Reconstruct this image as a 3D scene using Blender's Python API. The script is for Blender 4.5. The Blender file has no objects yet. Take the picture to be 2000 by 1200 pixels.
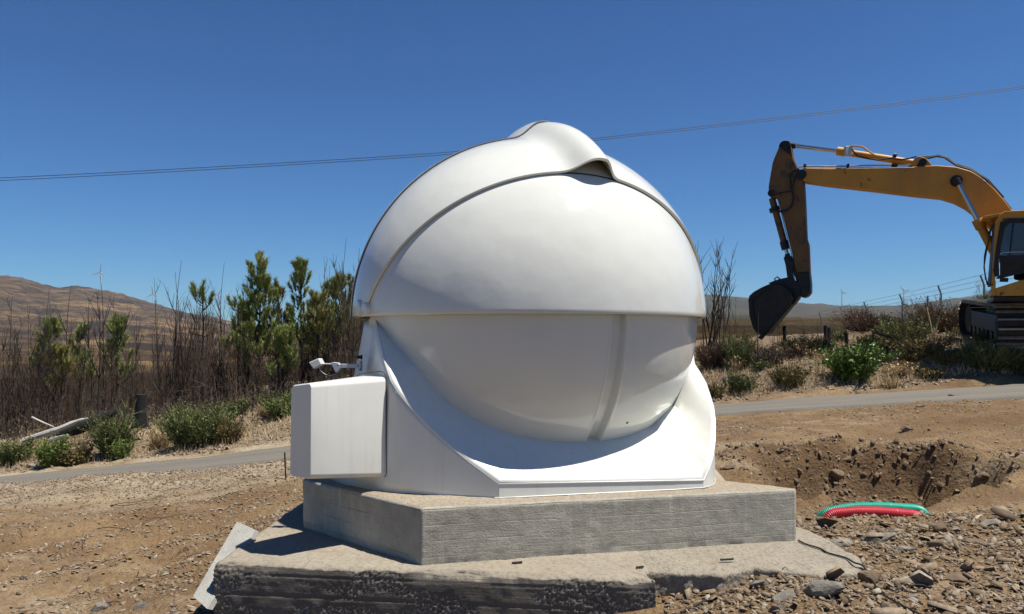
import bpy, math, random
import numpy as np
from mathutils import Vector, Matrix
R_ = math.radians
random.seed(7); rng = np.random.default_rng(11)
scene = bpy.context.scene

# ------------------------------------------------------------------ camera, world, sun, exposure
F = 1480.0; HY = 660.0            # focal length and horizon row of the photograph (2000 px wide)
cam_d = bpy.data.cameras.new("camera"); cam = bpy.data.objects.new("camera", cam_d)
scene.collection.objects.link(cam); scene.camera = cam
cam_d.sensor_width = 36.0; cam_d.lens = 36.0 * F / 2000.0
cam_d.shift_y = (HY - 600.0) / 2000.0
cam_d.clip_start = 0.05; cam_d.clip_end = 30000
cam.location = (0, 0, 1.0); cam.rotation_euler = (R_(90), 0, 0)

SUN_EL = 68.5; SUN_AZ = -14.0      # azimuth measured from +X towards +Y
w = bpy.data.worlds.new("World"); scene.world = w; w.use_nodes = True
nt = w.node_tree; bg = nt.nodes["Background"]
sky = nt.nodes.new("ShaderNodeTexSky"); sky.sky_type = 'NISHITA'; sky.sun_disc = False
sky.sun_elevation = R_(SUN_EL); sky.sun_rotation = R_(90 - SUN_AZ)
sky.altitude = 1500; sky.air_density = 1.15; sky.dust_density = 0.0; sky.ozone_density = 5.0
SKY = 0.105
def vmul(src, c):
    n = nt.nodes.new('ShaderNodeMix'); n.data_type = 'RGBA'; n.blend_type = 'MULTIPLY'; n.inputs[0].default_value = 1.0
    nt.links.new(src, n.inputs[6]); n.inputs[7].default_value = (*c, 1); return n.outputs[2]
gm = nt.nodes.new('ShaderNodeGamma'); gm.inputs[1].default_value = 1.25
nt.links.new(vmul(sky.outputs[0], (SKY,)*3), gm.inputs[0])
nt.links.new(vmul(gm.outputs[0], (.262/SKY, .482/SKY, .640/SKY)), bg.inputs[0]); bg.inputs[1].default_value = SKY
sl = bpy.data.lights.new("sun", 'SUN'); sl.energy = 4.9; sl.angle = R_(0.53); sl.color = (1.0, 0.955, 0.88)
so = bpy.data.objects.new("sun", sl); scene.collection.objects.link(so)
sd = Vector((math.cos(R_(SUN_EL))*math.cos(R_(SUN_AZ)), math.cos(R_(SUN_EL))*math.sin(R_(SUN_AZ)), math.sin(R_(SUN_EL))))
so.rotation_euler = sd.to_track_quat('Z', 'Y').to_euler(); so.location = (20, -5, 60)
vs = scene.view_settings; vs.view_transform = 'Standard'; vs.look = 'None'; vs.gamma = 1; vs.exposure = 0.62
try: vs.use_curve_mapping = False
except Exception: pass

# ------------------------------------------------------------------ helpers
def at(px, py, Y): return Vector(((px-1000)/F*Y, Y, 1.0-(py-HY)/F*Y))

def tag(o, label=None, cat=None, group=None, kind=None):
    if label: o['label'] = label
    if cat: o['category'] = cat
    if group: o['group'] = group
    if kind: o['kind'] = kind
    return o
def empty(name, loc=(0,0,0), rz=0.0):
    o = bpy.data.objects.new(name, None); o.location = loc; o.rotation_euler = (0,0,rz)
    o.empty_display_size = 0.2
    scene.collection.objects.link(o); return o
def link_mesh(name, me, mat, parent=None, smooth=True, keep_world=True):
    if mat: me.materials.append(mat)
    if smooth: me.polygons.foreach_set('use_smooth', [True]*len(me.polygons))
    o = bpy.data.objects.new(name, me); scene.collection.objects.link(o)
    if parent is not None:
        o.parent = parent
        if keep_world:
            o.matrix_parent_inverse = (Matrix.Translation(parent.location) @ parent.rotation_euler.to_matrix().to_4x4()).inverted()
    return o

class MB:
    """collects vertices and faces"""
    def __init__(s): s.v = []; s.f = []
    def add(s, v, f):
        n = len(s.v); s.v += [tuple(p) for p in v]; s.f += [tuple(i+n for i in q) for q in f]; return s
    def tube(s, pts, rad, k=8, caps=True):
        pts = [Vector(p) for p in pts]; n = len(pts)
        if not hasattr(rad, '__len__'): rad = [rad]*n
        vs_ = []; ref = None
        for i, p in enumerate(pts):
            t = (pts[min(i+1,n-1)] - pts[max(i-1,0)])
            if t.length < 1e-9: t = Vector((0,0,1))
            t.normalize()
            if ref is None: ref = t.orthogonal().normalized()
            else:
                ref = ref - t*ref.dot(t)
                ref = ref.normalized() if ref.length > 1e-6 else t.orthogonal().normalized()
            b = t.cross(ref)
            for j in range(k):
                a = 2*math.pi*j/k; vs_.append(p + (ref*math.cos(a)+b*math.sin(a))*rad[i])
        fs = []
        for i in range(n-1):
            for j in range(k):
                j2 = (j+1)%k; fs.append((i*k+j, i*k+j2, (i+1)*k+j2, (i+1)*k+j))
        if caps: fs.append(tuple(range(k-1,-1,-1))); fs.append(tuple((n-1)*k+j for j in range(k)))
        return s.add(vs_, fs)
    def prism(s, poly, off):
        """closed prism from a planar 3-D polygon extruded by a vector"""
        off = Vector(off); n = len(poly); a = [Vector(p) for p in poly]; b = [p+off for p in a]
        return s.add(a+b, [tuple(range(n)), tuple(range(2*n-1, n-1, -1))] + [(i, i+n, (i+1)%n+n, (i+1)%n) for i in range(n)])
    def box(s, c, size, rot=None):
        c = Vector(c); hx, hy, hz = [q/2 for q in size]; m = rot if rot is not None else Matrix.Identity(3)
        v = [c + m @ Vector((x,y,z)) for x in (-hx,hx) for y in (-hy,hy) for z in (-hz,hz)]
        return s.add(v, [(0,1,3,2),(4,6,7,5),(0,4,5,1),(2,3,7,6),(0,2,6,4),(1,5,7,3)])
    def lathe(s, c, axis, prof, k=24):
        """profile [(dist along axis, radius)]"""
        c = Vector(c); ax = Vector(axis).normalized()
        return s.tube_prof([c+ax*d for d,_ in prof], [r for _,r in prof], ax, k)
    def tube_prof(s, pts, rad, ax, k):
        ref = ax.orthogonal().normalized(); b = ax.cross(ref); v = []; n=len(pts)
        for p, r in zip(pts, rad):
            for j in range(k):
                a = 2*math.pi*j/k; v.append(p+(ref*math.cos(a)+b*math.sin(a))*r)
        f = [(i*k+j, i*k+(j+1)%k, (i+1)*k+(j+1)%k, (i+1)*k+j) for i in range(n-1) for j in range(k)]
        f.append(tuple(range(k-1,-1,-1))); f.append(tuple((n-1)*k+j for j in range(k)))
        return s.add(v, f)
    def build(s, name, mat, parent=None, bevel=0, smooth=False, seg=2, fix=True, autosmooth=True):
        me = bpy.data.meshes.new(name); me.from_pydata(s.v, [], s.f)
        if fix:
            import bmesh
            bm = bmesh.new(); bm.from_mesh(me); bmesh.ops.recalc_face_normals(bm, faces=bm.faces); bm.to_mesh(me); bm.free()
        o = link_mesh(name, me, mat, parent, smooth or bevel > 0)
        if bevel:
            b = o.modifiers.new('bevel','BEVEL'); b.width = bevel; b.segments = seg; b.limit_method = 'ANGLE'; b.angle_limit = R_(35); b.harden_normals = True
        elif smooth and autosmooth:
            try: me.set_sharp_from_angle(angle=R_(38))
            except Exception: pass
        return o

def mesh_arrays(name, V, Fq):
    """fast mesh from a vertex array and an (n,k) face array (or list of such)"""
    if not isinstance(Fq, (list, tuple)): Fq = [Fq]
    me = bpy.data.meshes.new(name); V = np.asarray(V, dtype=np.float32)
    me.vertices.add(len(V)); me.vertices.foreach_set('co', V.ravel())
    loops = np.concatenate([f.ravel() for f in Fq]).astype(np.int32)
    counts = np.concatenate([np.full(len(f), f.shape[1]) for f in Fq]).astype(np.int32)
    me.loops.add(len(loops)); me.loops.foreach_set('vertex_index', loops)
    me.polygons.add(len(counts)); st = np.concatenate([[0], np.cumsum(counts)[:-1]]).astype(np.int32)
    me.polygons.foreach_set('loop_start', st); me.polygons.foreach_set('loop_total', counts)
    me.update(calc_edges=True); me.validate(); return me

def grid_faces(nr, nc, wrap=False):
    i = np.arange(nr-1)[:,None]; j = np.arange(nc if wrap else nc-1)[None,:]; j2 = (j+1)%nc
    return np.stack([i*nc+j, i*nc+j2, (i+1)*nc+j2, (i+1)*nc+j], -1).reshape(-1,4)

# numpy value noise -------------------------------------------------
def _h(ix, iy, iz, s):
    n = (ix*374761393 + iy*668265263 + iz*2147483647 + s*974711) & 0xffffffff
    n = ((n ^ (n >> 13)) * 1274126177) & 0xffffffff
    n = ((n ^ (n >> 15)) * 2246822519) & 0xffffffff
    return ((n ^ (n >> 16)) & 0xffffff) / float(0xffffff)
def vnoise(x, y, z=0.0, s=0):
    x, y, z = np.broadcast_arrays(np.asarray(x, float), np.asarray(y, float), np.asarray(z, float))
    ix, iy, iz = [np.floor(a).astype(np.int64) for a in (x,y,z)]
    fx, fy, fz = x-ix, y-iy, z-iz
    fx, fy, fz = [a*a*(3-2*a) for a in (fx,fy,fz)]
    r = 0
    for dx in (0,1):
        for dy in (0,1):
            for dz in (0,1):
                r = r + _h(ix+dx, iy+dy, iz+dz, s)*(fx if dx else 1-fx)*(fy if dy else 1-fy)*(fz if dz else 1-fz)
    return r*2-1
def fbm(x, y, z=0.0, o=4, s=0, g=0.5):
    r = 0; a = 1.0; t = 0
    for i in range(o):
        r = r + a*vnoise(np.asarray(x)*2**i, np.asarray(y)*2**i, np.asarray(z)*2**i, s+i*17); t += a; a *= g
    return r/t

# ------------------------------------------------------------------ materials
ALB = .70      # common scale of all base colours
class NT:
    def __init__(s, name, alb=None):
        s.alb = alb or ALB; s.m = bpy.data.materials.new(name); s.m.use_nodes = True; s.t = s.m.node_tree
        s.p = s.t.nodes['Principled BSDF']; s.out = s.t.nodes['Material Output']
        tc = s.t.nodes.new('ShaderNodeTexCoord'); s.obj = tc.outputs['Object']
        g = s.t.nodes.new('ShaderNodeNewGeometry'); s.pos = g.outputs['Position']; s.geo = g
    def lk(s, a, b): s.t.links.new(a, b)
    def mapv(s, v, scale=(1,1,1), rot=(0,0,0)):
        n = s.t.nodes.new('ShaderNodeMapping'); n.inputs['Scale'].default_value = scale; n.inputs['Rotation'].default_value = rot
        s.lk(v, n.inputs['Vector']); return n.outputs[0]
    def noise(s, v, sc, det=4, rough=.55, dist=0):
        n = s.t.nodes.new('ShaderNodeTexNoise'); n.inputs['Scale'].default_value = sc; n.inputs['Detail'].default_value = det
        n.inputs['Roughness'].default_value = rough; n.inputs['Distortion'].default_value = dist
        s.lk(v, n.inputs['Vector']); return n.outputs['Fac']
    def vor(s, v, sc, feat='F1', out='Distance', rnd=1):
        n = s.t.nodes.new('ShaderNodeTexVoronoi'); n.feature = feat; n.inputs['Scale'].default_value = sc
        n.inputs['Randomness'].default_value = rnd
        s.lk(v, n.inputs['Vector']); return n.outputs[out]
    def ramp(s, fac, stops):
        n = s.t.nodes.new('ShaderNodeValToRGB'); e = n.color_ramp.elements
        while len(e) < len(stops): e.new(0.5)
        for q, (p, c) in zip(e, stops):
            q.position = p; q.color = (c, c, c, 1) if not hasattr(c, '__len__') else (*c, 1)
        s.lk(fac, n.inputs[0]); return n.outputs[0]
    def mix(s, fac, a, b, mode='MIX'):
        n = s.t.nodes.new('ShaderNodeMix'); n.data_type = 'RGBA'; n.blend_type = mode
        for k, val in ((0, fac), (6, a), (7, b)):
            sock = n.inputs[k]
            if isinstance(val, (int, float)): sock.default_value = val if k == 0 else (val,val,val,1)
            elif isinstance(val, tuple): sock.default_value = (*val, 1)
            else: s.lk(val, sock)
        return n.outputs[2]
    def math(s, op, a, b=0.0):
        n = s.t.nodes.new('ShaderNodeMath'); n.operation = op
        for i, v in enumerate((a, b)):
            if isinstance(v, (int, float)): n.inputs[i].default_value = v
            else: s.lk(v, n.inputs[i])
        return n.outputs[0]
    def bump(s, h, strength=.5, dist=.01, prev=None):
        n = s.t.nodes.new('ShaderNodeBump'); n.inputs['Strength'].default_value = strength; n.inputs['Distance'].default_value = dist
        s.lk(h, n.inputs['Height'])
        if prev is not None: s.lk(prev, n.inputs['Normal'])
        s.lk(n.outputs[0], s.p.inputs['Normal']); return n.outputs[0]
    def col(s, c):
        if isinstance(c, tuple): s.p.inputs['Base Color'].default_value = (*[x*s.alb for x in c], 1)
        else: s.lk(s.mix(1.0, c, (s.alb, s.alb, s.alb*.97), 'MULTIPLY'), s.p.inputs['Base Color'])
        return s
    def set(s, **k):
        for a, b in k.items():
            i = s.p.inputs[a.replace('_', ' ')]
            if isinstance(b, (int, float)): i.default_value = b
            else: s.lk(b, i)
        return s.m
    def rnd(s):
        n = s.t.nodes.new('ShaderNodeObjectInfo'); return n.outputs['Random']

def plain(name, c, rough=.6, metal=0, var=.25, sc=6, spec=.4):
    n = NT(name); f = n.noise(n.pos, sc, 5, .65)
    a = tuple(x*(1-var) for x in c); b = tuple(min(1, x*(1+var)) for x in c)
    n.col(n.ramp(f, [(.3, a), (.7, b)])); return n.set(Roughness=rough, Metallic=metal, Specular_IOR_Level=spec)

def leafy(name, stops, rough=.6, sc=3.0, trans=0.0):
    n = NT(name, 1.0); g = n.noise(n.pos, sc, 3, .6)
    r = n.rnd(); gi = n.t.nodes.new('ShaderNodeNewGeometry')
    f = n.math('ADD', n.math('MULTIPLY', g, .7), n.math('MULTIPLY', gi.outputs['Random Per Island'], .35))
    n.col(n.ramp(f, stops)); n.set(Roughness=rough, Specular_IOR_Level=.25)
    return n.m

def m_white():
    n = NT('white_gelcoat', .80)
    v = n.obj
    f = n.noise(v, 1.3, 4, .6); g = n.noise(v, 14, 5, .7)
    base = n.ramp(f, [(.3, (.77,.772,.715)), (.7, (.81,.814,.76))])
    # faint grime specks and scuffs
    sp = n.ramp(n.noise(n.mapv(v, (1,1,.35)), 34, 6, .75), [(.66, 0.0), (.74, 1.0)])
    spm = n.math('MULTIPLY', sp, n.ramp(n.noise(v, 2.1, 2), [(.45, 0.0), (.62, .55)]))
    dst = n.ramp(n.noise(n.mapv(v, (7,7,.55)), 1.3, 6, .62), [(.52, 0.0), (.75, .08)])
    n.col(n.mix(dst, n.mix(spm, base, (.50,.46,.40)), (.60,.55,.46)))
    h1 = n.noise(v, 1.7, 2, .5); h2 = n.noise(v, 6.0, 2, .5)
    hh = n.math('ADD', h1, n.math('MULTIPLY', h2, .18))
    n.bump(hh, .5, .030)
    return n.set(Roughness=n.ramp(g, [(.3, .05), (.75, .15)]), Specular_IOR_Level=.5)
def m_white_matte():
    n = NT('white_base_paint', .86); v = n.obj
    f = n.noise(v, 1.5, 4, .6)
    # grime collects low, in thin vertical runs
    run = n.ramp(n.noise(n.mapv(v, (9,9,.7)), 2.2, 5, .6), [(.52, 0.0), (.75, .30)])
    n.col(n.mix(run, n.ramp(f, [(.3, (.77,.765,.71)), (.7, (.83,.825,.775))]), (.60,.56,.50)))
    n.bump(n.noise(v, 2.5, 3, .5), .4, .012)
    return n.set(Roughness=.32)

def m_concrete(name, a, b, board_dir=None, pits=1.0, board=.095):
    n = NT(name); v = n.obj
    big = n.noise(v, 1.6, 5, .62); mid = n.noise(v, 7, 6, .7); fine = n.noise(v, 90, 3, .7)
    c = n.ramp(big, [(.3, a), (.7, b)])
    c = n.mix(n.ramp(mid, [(.35, .0), (.7, .55)]), c, tuple(x*1.35 for x in b))
    c = n.mix(n.ramp(fine, [(.3, .35), (.6, 0.0)]), c, tuple(x*.6 for x in a))
    sep = n.t.nodes.new('ShaderNodeSeparateXYZ'); n.lk(n.obj, sep.inputs[0])
    h = n.math('MULTIPLY', mid, .6)
    if board_dir:
        wob = n.math('MULTIPLY', n.noise(v, 1.1, 2), .03)
        zz = n.math('DIVIDE', n.math('ADD', sep.outputs['Z'], wob), board)
        fr = n.math('FRACT', zz)
        seam = n.ramp(fr, [(0.0, 1.0), (.035, .0), (.965, 0.0), (1.0, .8)])
        gap = n.ramp(n.noise(v, 3.1, 3), [(.45, 0.0), (.6, 1.0)])
        seam = n.math('MULTIPLY', seam, gap)
        c = n.mix(n.math('MULTIPLY', seam, .38), c, tuple(x*.45 for x in a))
        fl = n.math('FLOOR', zz); wn = n.t.nodes.new('ShaderNodeTexWhiteNoise'); wn.noise_dimensions = '1D'; n.lk(fl, wn.inputs['W'])
        c = n.mix(n.math('MULTIPLY', wn.outputs[0], .28), c, tuple(x*.62 for x in b))
        # pale lime runs, dark damp stains
        run = n.ramp(n.noise(n.mapv(v, (16,16,1.2)), 1.6, 5, .65), [(.56, 0.0), (.74, .45)])
        c = n.mix(run, c, tuple(min(1,x*1.5) for x in b))
        st = n.ramp(n.noise(n.mapv(v, (3,3,5)), 1.0, 5, .7), [(.58, 0.0), (.72, .4)])
        c = n.mix(st, c, (.19,.155,.12))
        h = n.math('SUBTRACT', h, n.math('MULTIPLY', seam, .5))
        gr = n.noise(n.mapv(v, (6,6,90)), 1.0, 4, .7); h = n.math('ADD', h, n.math('MULTIPLY', gr, .22))
    pit = n.ramp(n.vor(v, 46), [(.06, 1.0), (.16, 0.0)])
    pm = n.math('MULTIPLY', pit, n.ramp(n.noise(v, 5, 4, .7), [(.52, 0.0), (.64, pits)]))
    c = n.mix(n.math('MULTIPLY', pm, .8), c, tuple(x*.25 for x in a))
    h = n.math('SUBTRACT', h, pm)
    h = n.math('ADD', h, n.math('MULTIPLY', fine, .25))
    n.col(c); n.bump(h, .8, .012)
    return n.set(Roughness=.9, Specular_IOR_Level=.2)

def m_ground():
    n = NT('dry_earth'); v = n.pos
    big = n.noise(v, .33, 5, .6, .4); mid = n.noise(v, 1.7, 6, .68); fine = n.noise(v, 22, 5, .72); gr = n.noise(v, 120, 2, .7)
    c = n.ramp(big, [(.32, (.24,.148,.072)), (.52, (.34,.228,.122)), (.72, (.43,.31,.180))])
    c = n.mix(n.ramp(mid, [(.40, .75), (.60, 0.0)]), c, (.19,.115,.06))
    pale = n.ramp(n.noise(n.mapv(v, (.5,1.4,1)), .9, 6, .7), [(.54, 0.0), (.68, .6)])
    c = n.mix(pale, c, (.50,.40,.28))
    c = n.mix(n.ramp(fine, [(.38, .55), (.55, 0.0)]), c, (.17,.11,.07))
    c = n.mix(n.ramp(gr, [(.60, 0.0), (.75, .5)]), c, (.60,.52,.42))
    sp_ = n.t.nodes.new('ShaderNodeSeparateXYZ'); n.lk(v, sp_.inputs[0])
    bk = n.ramp(n.math('MULTIPLY', sp_.outputs['Y'], .05), [(.812, 0.0), (.83, 1.0)])
    bk = n.math('MULTIPLY', bk, n.ramp(n.noise(v, 1.1, 5, .7), [(.36, .9), (.62, .35)]))
    c = n.mix(bk, c, (.25,.195,.14))
    lf = n.ramp(n.math('MULTIPLY', n.math('ADD', sp_.outputs['Y'], n.math('MULTIPLY', sp_.outputs['X'], -.12)), .05), [(.49, 0.0), (.60, 1.0)])
    lx = n.ramp(n.math('ADD', n.math('MULTIPLY', sp_.outputs['X'], -.1), .5), [(.60, 0.0), (.75, 1.0)])
    lf = n.math('MULTIPLY', n.math('MULTIPLY', lf, lx), n.ramp(n.noise(n.mapv(v, (.7,2.2,1)), 1.0, 6, .72), [(.38, .15), (.60, .9)]))
    lf = n.math('MULTIPLY', lf, n.math('SUBTRACT', 1.0, bk))
    c = n.mix(lf, c, (.56,.47,.34))
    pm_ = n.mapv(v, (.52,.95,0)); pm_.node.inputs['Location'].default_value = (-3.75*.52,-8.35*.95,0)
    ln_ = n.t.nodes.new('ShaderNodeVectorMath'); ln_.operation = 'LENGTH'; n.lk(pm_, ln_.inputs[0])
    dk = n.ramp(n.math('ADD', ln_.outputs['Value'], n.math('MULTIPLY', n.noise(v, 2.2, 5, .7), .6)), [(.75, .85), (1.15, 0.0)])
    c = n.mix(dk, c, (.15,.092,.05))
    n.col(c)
    ch = n.vor(v, 26, 'F1', 'Distance')
    h = n.math('ADD', n.math('MULTIPLY', fine, .8), n.math('MULTIPLY', gr, .3)); h = n.math('ADD', h, n.math('MULTIPLY', ch, .5)); h = n.math('ADD', h, n.math('MULTIPLY', n.noise(v, 7, 5, .7), 2.2))
    n.bump(h, .9, .03)
    return n.set(Roughness=.95, Specular_IOR_Level=.1)

def m_hills():
    n = NT('dry_hillside'); v = n.pos
    vv = n.mapv(v, (.0075,.0075,.03))
    big = n.noise(vv, 1.0, 8, .62, .6)
    c = n.ramp(big, [(.30, (.145,.115,.085)), (.45, (.21,.155,.105)), (.56, (.33,.235,.14)), (.72, (.42,.30,.165))])
    c = n.mix(n.ramp(n.noise(n.mapv(v, (.0021,.0021,.0075), (0,0,.4)), 1.0, 7, .66, .8), [(.45, .9), (.52, 0.0)]), c, (.075,.062,.05))
    c = n.mix(n.ramp(n.noise(n.mapv(v, (.0028,.0028,.013), (0,0,-.3)), 1.0, 7, .7, .8), [(.53, 0.0), (.60, .85)]), c, (.58,.42,.23))
    rk = n.ramp(n.noise(n.mapv(v, (.016,.016,.05), (0,0,.5)), 1.0, 8, .75), [(.47, 0.0), (.56, .8)])
    c = n.mix(rk, c, (.095,.08,.066))
    sp = n.ramp(n.vor(n.mapv(v, (.07,.07,.07)), 1.0), [(.12, .8), (.3, 0.0)])
    c = n.mix(n.math('MULTIPLY', sp, .5), c, (.07,.07,.045))
    # farther ranges are greener grey scrub
    sep = n.t.nodes.new('ShaderNodeSeparateXYZ'); n.lk(v, sep.inputs[0])
    gx = n.ramp(n.math('MULTIPLY', n.math('ADD', sep.outputs['X'], 100.0), .0008), [(0.0, 0.0), (.4, 1.0)])
    gn = n.ramp(n.noise(n.mapv(v, (.0013,.0013,.004)), 1.0, 6, .65), [(.35, (.10,.105,.07)), (.65, (.17,.15,.10))])
    c = n.mix(gx, c, gn); c = n.mix(1.0, c, (.62,.55,.48), 'MULTIPLY')
    n.col(c); n.bump(n.noise(vv, 5.0, 8, .7), 1.0, 14.0)
    return n.set(Roughness=1.0, Specular_IOR_Level=0.0)

def m_road():
    n = NT('worn_asphalt'); v = n.pos
    a = n.noise(v, 1.2, 5, .6); fine = n.noise(v, 60, 4, .8); st = n.noise(n.mapv(v, (.15,2.2,1), (0,0,-.10)), 1.0, 5, .6)
    c = n.ramp(st, [(.3, (.19,.17,.142)), (.7, (.29,.262,.22))])
    c = n.mix(n.ramp(a, [(.5, 0.0), (.7, .5)]), c, (.30,.255,.20))
    c = n.mix(n.ramp(fine, [(.4, .4), (.6, 0.0)]), c, (.08,.08,.075))
    n.col(c); n.bump(fine, .5, .01); return n.set(Roughness=.85, Specular_IOR_Level=.2)

def m_stone():
    n = NT('slate_chips'); r = n.geo.outputs['Random Per Island']
    c = n.ramp(r, [(0.0, (.12,.085,.055)), (.25, (.23,.165,.108)), (.5, (.34,.255,.172)), (.75, (.43,.345,.25)), (.93, (.30,.275,.24)), (1.0, (.56,.50,.41))])
    f = n.noise(n.pos, 40, 4, .7); c = n.mix(n.ramp(f, [(.4, .45), (.6, 0.0)]), c, (.20,.135,.085))
    n.col(c); n.bump(f, .6, .006); return n.set(Roughness=.85, Specular_IOR_Level=.2)
def m_rock(name, a, b):
    n = NT(name); f = n.noise(n.pos, 9, 7, .7); n.col(n.ramp(f, [(.33, a), (.66, b)]))
    n.bump(n.math('ADD', n.noise(n.pos, 26, 6, .75), n.vor(n.pos, 9)), .9, .02); return n.set(Roughness=.9, Specular_IOR_Level=.2)

def m_yellow():
    n = NT('worn_yellow_paint'); v = n.obj
    f = n.noise(v, 1.2, 5, .6); c = n.ramp(f, [(.3, (.60,.25,.008)), (.7, (.76,.34,.012))])
    ch = n.ramp(n.noise(v, 4.2, 7, .72), [(.60, 0.0), (.64, 1.0)])
    chm = n.math('MULTIPLY', ch, n.ramp(n.noise(v, .8, 3), [(.46, 0.0), (.55, 1.0)]))
    c = n.mix(chm, c, (.055,.03,.018))
    dirt = n.ramp(n.noise(n.mapv(v, (1,1,.3)), 2.5, 6, .65), [(.45, 0.0), (.75, .42)])
    n.col(n.mix(dirt, c, (.24,.14,.06))); n.bump(n.noise(v, 3, 3), .2, .01)
    return n.set(Roughness=.45)
def m_yellow_rusty():
    n = NT('rusty_worn_stick_paint'); v = n.obj
    f = n.noise(v, 1.6, 6, .65); c = n.ramp(f, [(.35, (.13,.062,.016)), (.65, (.22,.105,.02))])
    ch = n.ramp(n.noise(v, 3.4, 8, .75), [(.53, 0.0), (.60, 1.0)])
    n.col(n.mix(ch, c, (.07,.04,.025))); n.bump(n.noise(v, 12, 5), .4, .01)
    return n.set(Roughness=.65)

M = {}
M['white'] = m_white(); M['base'] = m_white_matte()
M['box'] = M['base']
M['slab'] = m_concrete('board_marked_concrete', (.42,.39,.325), (.57,.53,.445), True, 1.0)
M['slabtop'] = None
def m_honey():
    n = NT('honeycombed_concrete'); v = n.obj
    a = n.noise(v, 2.2, 6, .65); c = n.ramp(a, [(.3, (.15,.135,.116)), (.7, (.27,.245,.212))])
    at_ = n.t.nodes.new('ShaderNodeAttribute'); at_.attribute_name = 'agg'
    cell_c = n.vor(v, 72, 'F1', 'Color')
    ag = n.ramp(cell_c, [(.2, (.20,.18,.15)), (.8, (.38,.35,.30))])
    c = n.mix(n.ramp(at_.outputs['Fac'], [(.25, 0.0), (.55, 1.0)]), c, ag)
    gr = n.noise(n.mapv(v, (5,5,110)), 1.0, 4, .7); c = n.mix(n.math('MULTIPLY', gr, .35), c, (.09,.078,.066))
    dust = n.ramp(n.noise(v, 9, 5, .7), [(.60, 0.0), (.72, .5)]); c = n.mix(dust, c, (.36,.33,.28))
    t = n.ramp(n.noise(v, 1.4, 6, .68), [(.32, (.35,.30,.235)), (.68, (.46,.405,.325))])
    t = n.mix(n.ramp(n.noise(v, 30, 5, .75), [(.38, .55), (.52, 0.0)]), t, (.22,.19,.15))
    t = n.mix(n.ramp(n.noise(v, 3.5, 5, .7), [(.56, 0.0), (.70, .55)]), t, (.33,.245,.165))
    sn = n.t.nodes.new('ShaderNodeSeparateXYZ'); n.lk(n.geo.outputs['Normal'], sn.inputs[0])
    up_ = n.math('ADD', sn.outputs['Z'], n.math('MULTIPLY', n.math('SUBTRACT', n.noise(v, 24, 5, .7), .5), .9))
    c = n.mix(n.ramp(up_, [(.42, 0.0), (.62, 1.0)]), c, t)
    n.col(c); n.bump(n.math('ADD', n.noise(v, 60, 5, .75), gr), .8, .006)
    return n.set(Roughness=.92, Specular_IOR_Level=.15)
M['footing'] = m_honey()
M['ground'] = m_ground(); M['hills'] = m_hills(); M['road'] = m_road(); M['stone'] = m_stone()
M['rockgrey'] = m_rock('grey_schist', (.16,.14,.12), (.36,.33,.28)); M['rockbrown'] = m_rock('brown_schist', (.15,.10,.065), (.34,.25,.17))
M['yellow'] = m_yellow(); M['rusty'] = m_yellow_rusty()
M['bucket'] = plain('dark_worn_steel', (.030,.026,.024), .55, .3, .5, 4)
M['black'] = plain('black_rubber', (.012,.012,.012), .55, 0, .3)
M['grease'] = plain('greasy_black_steel', (.016,.014,.013), .45, .2, .4)
M['chrome'] = plain('chrome_rod', (.62,.63,.65), .16, 1.0, .08)
M['steel'] = plain('worn_track_steel_sunlit_tone', (.42,.36,.30), .5, .6, .3)  # colour brightened so the track grousers look sunlit
M['trackdark'] = plain('muddy_track_steel', (.035,.028,.024), .75, .1, .4)
M['seal'] = plain('dark_gap_seal', (.02,.02,.02), .7)
M['greymetal'] = plain('galvanised_steel', (.32,.34,.33), .5, .5, .15)
M['wire'] = plain('dark_wire', (.03,.035,.045), .6)
M['white_plastic'] = plain('white_plastic', (.78,.78,.76), .4, 0, .03)
M['bracket'] = plain('pale_grey_bracket', (.55,.58,.62), .45, 0, .05)
M['teal'] = plain('teal_conduit', (.02,.42,.30), .4, 0, .12, 9)
M['red'] = plain('red_conduit', (.62,.045,.06), .42, 0, .12, 9)
M['plank'] = m_concrete('grey_weathered_board', (.30,.29,.26), (.46,.45,.42), None, .4)
M['char'] = plain('charred_wood', (.014,.012,.011), .8, 0, .5, 8)
M['palewood'] = plain('bleached_wood', (.62,.58,.52), .7, 0, .2, 9)
M['twig'] = leafy('scorched_twigs', [(.25, (.040,.030,.024)), (.5, (.080,.057,.044)), (.75, (.165,.12,.095))], .9, 1.3)
M['twigred'] = leafy('rust_brown_twigs', [(.25, (.050,.032,.022)), (.5, (.105,.066,.044)), (.8, (.20,.135,.09))], .9, 1.3)
M['twigdark'] = leafy('dark_twigs', [(.25, (.022,.018,.016)), (.75, (.06,.045,.036))], .9, 1.3)
M['bark'] = plain('scorched_bark', (.045,.034,.028), .9, 0, .5, 5)
M['needle'] = leafy('pine_needles', [(.25, (.085,.105,.028)), (.5, (.20,.24,.062)), (.75, (.34,.35,.12))], .55, 1.6)
M['needley'] = leafy('yellowed_pine_needles', [(.25, (.09,.09,.028)), (.5, (.21,.205,.06)), (.75, (.34,.29,.105))], .55, 1.6)
M['broom'] = leafy('broom_stems', [(.25, (.04,.06,.018)), (.5, (.095,.115,.035)), (.8, (.19,.175,.07))], .7, 2.5)
M['broomb'] = leafy('bright_green_stems', [(.25, (.055,.085,.018)), (.5, (.115,.155,.035)), (.8, (.22,.25,.085))], .7, 2.5)
M['heath'] = leafy('olive_brown_heath', [(.25, (.055,.05,.018)), (.5, (.12,.095,.035)), (.8, (.21,.155,.06))], .8, 2.5)
M['strawm'] = leafy('straw', [(.2, (.30,.21,.11)), (.5, (.46,.34,.19)), (.8, (.62,.50,.31))], .8, 2.5)
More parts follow.
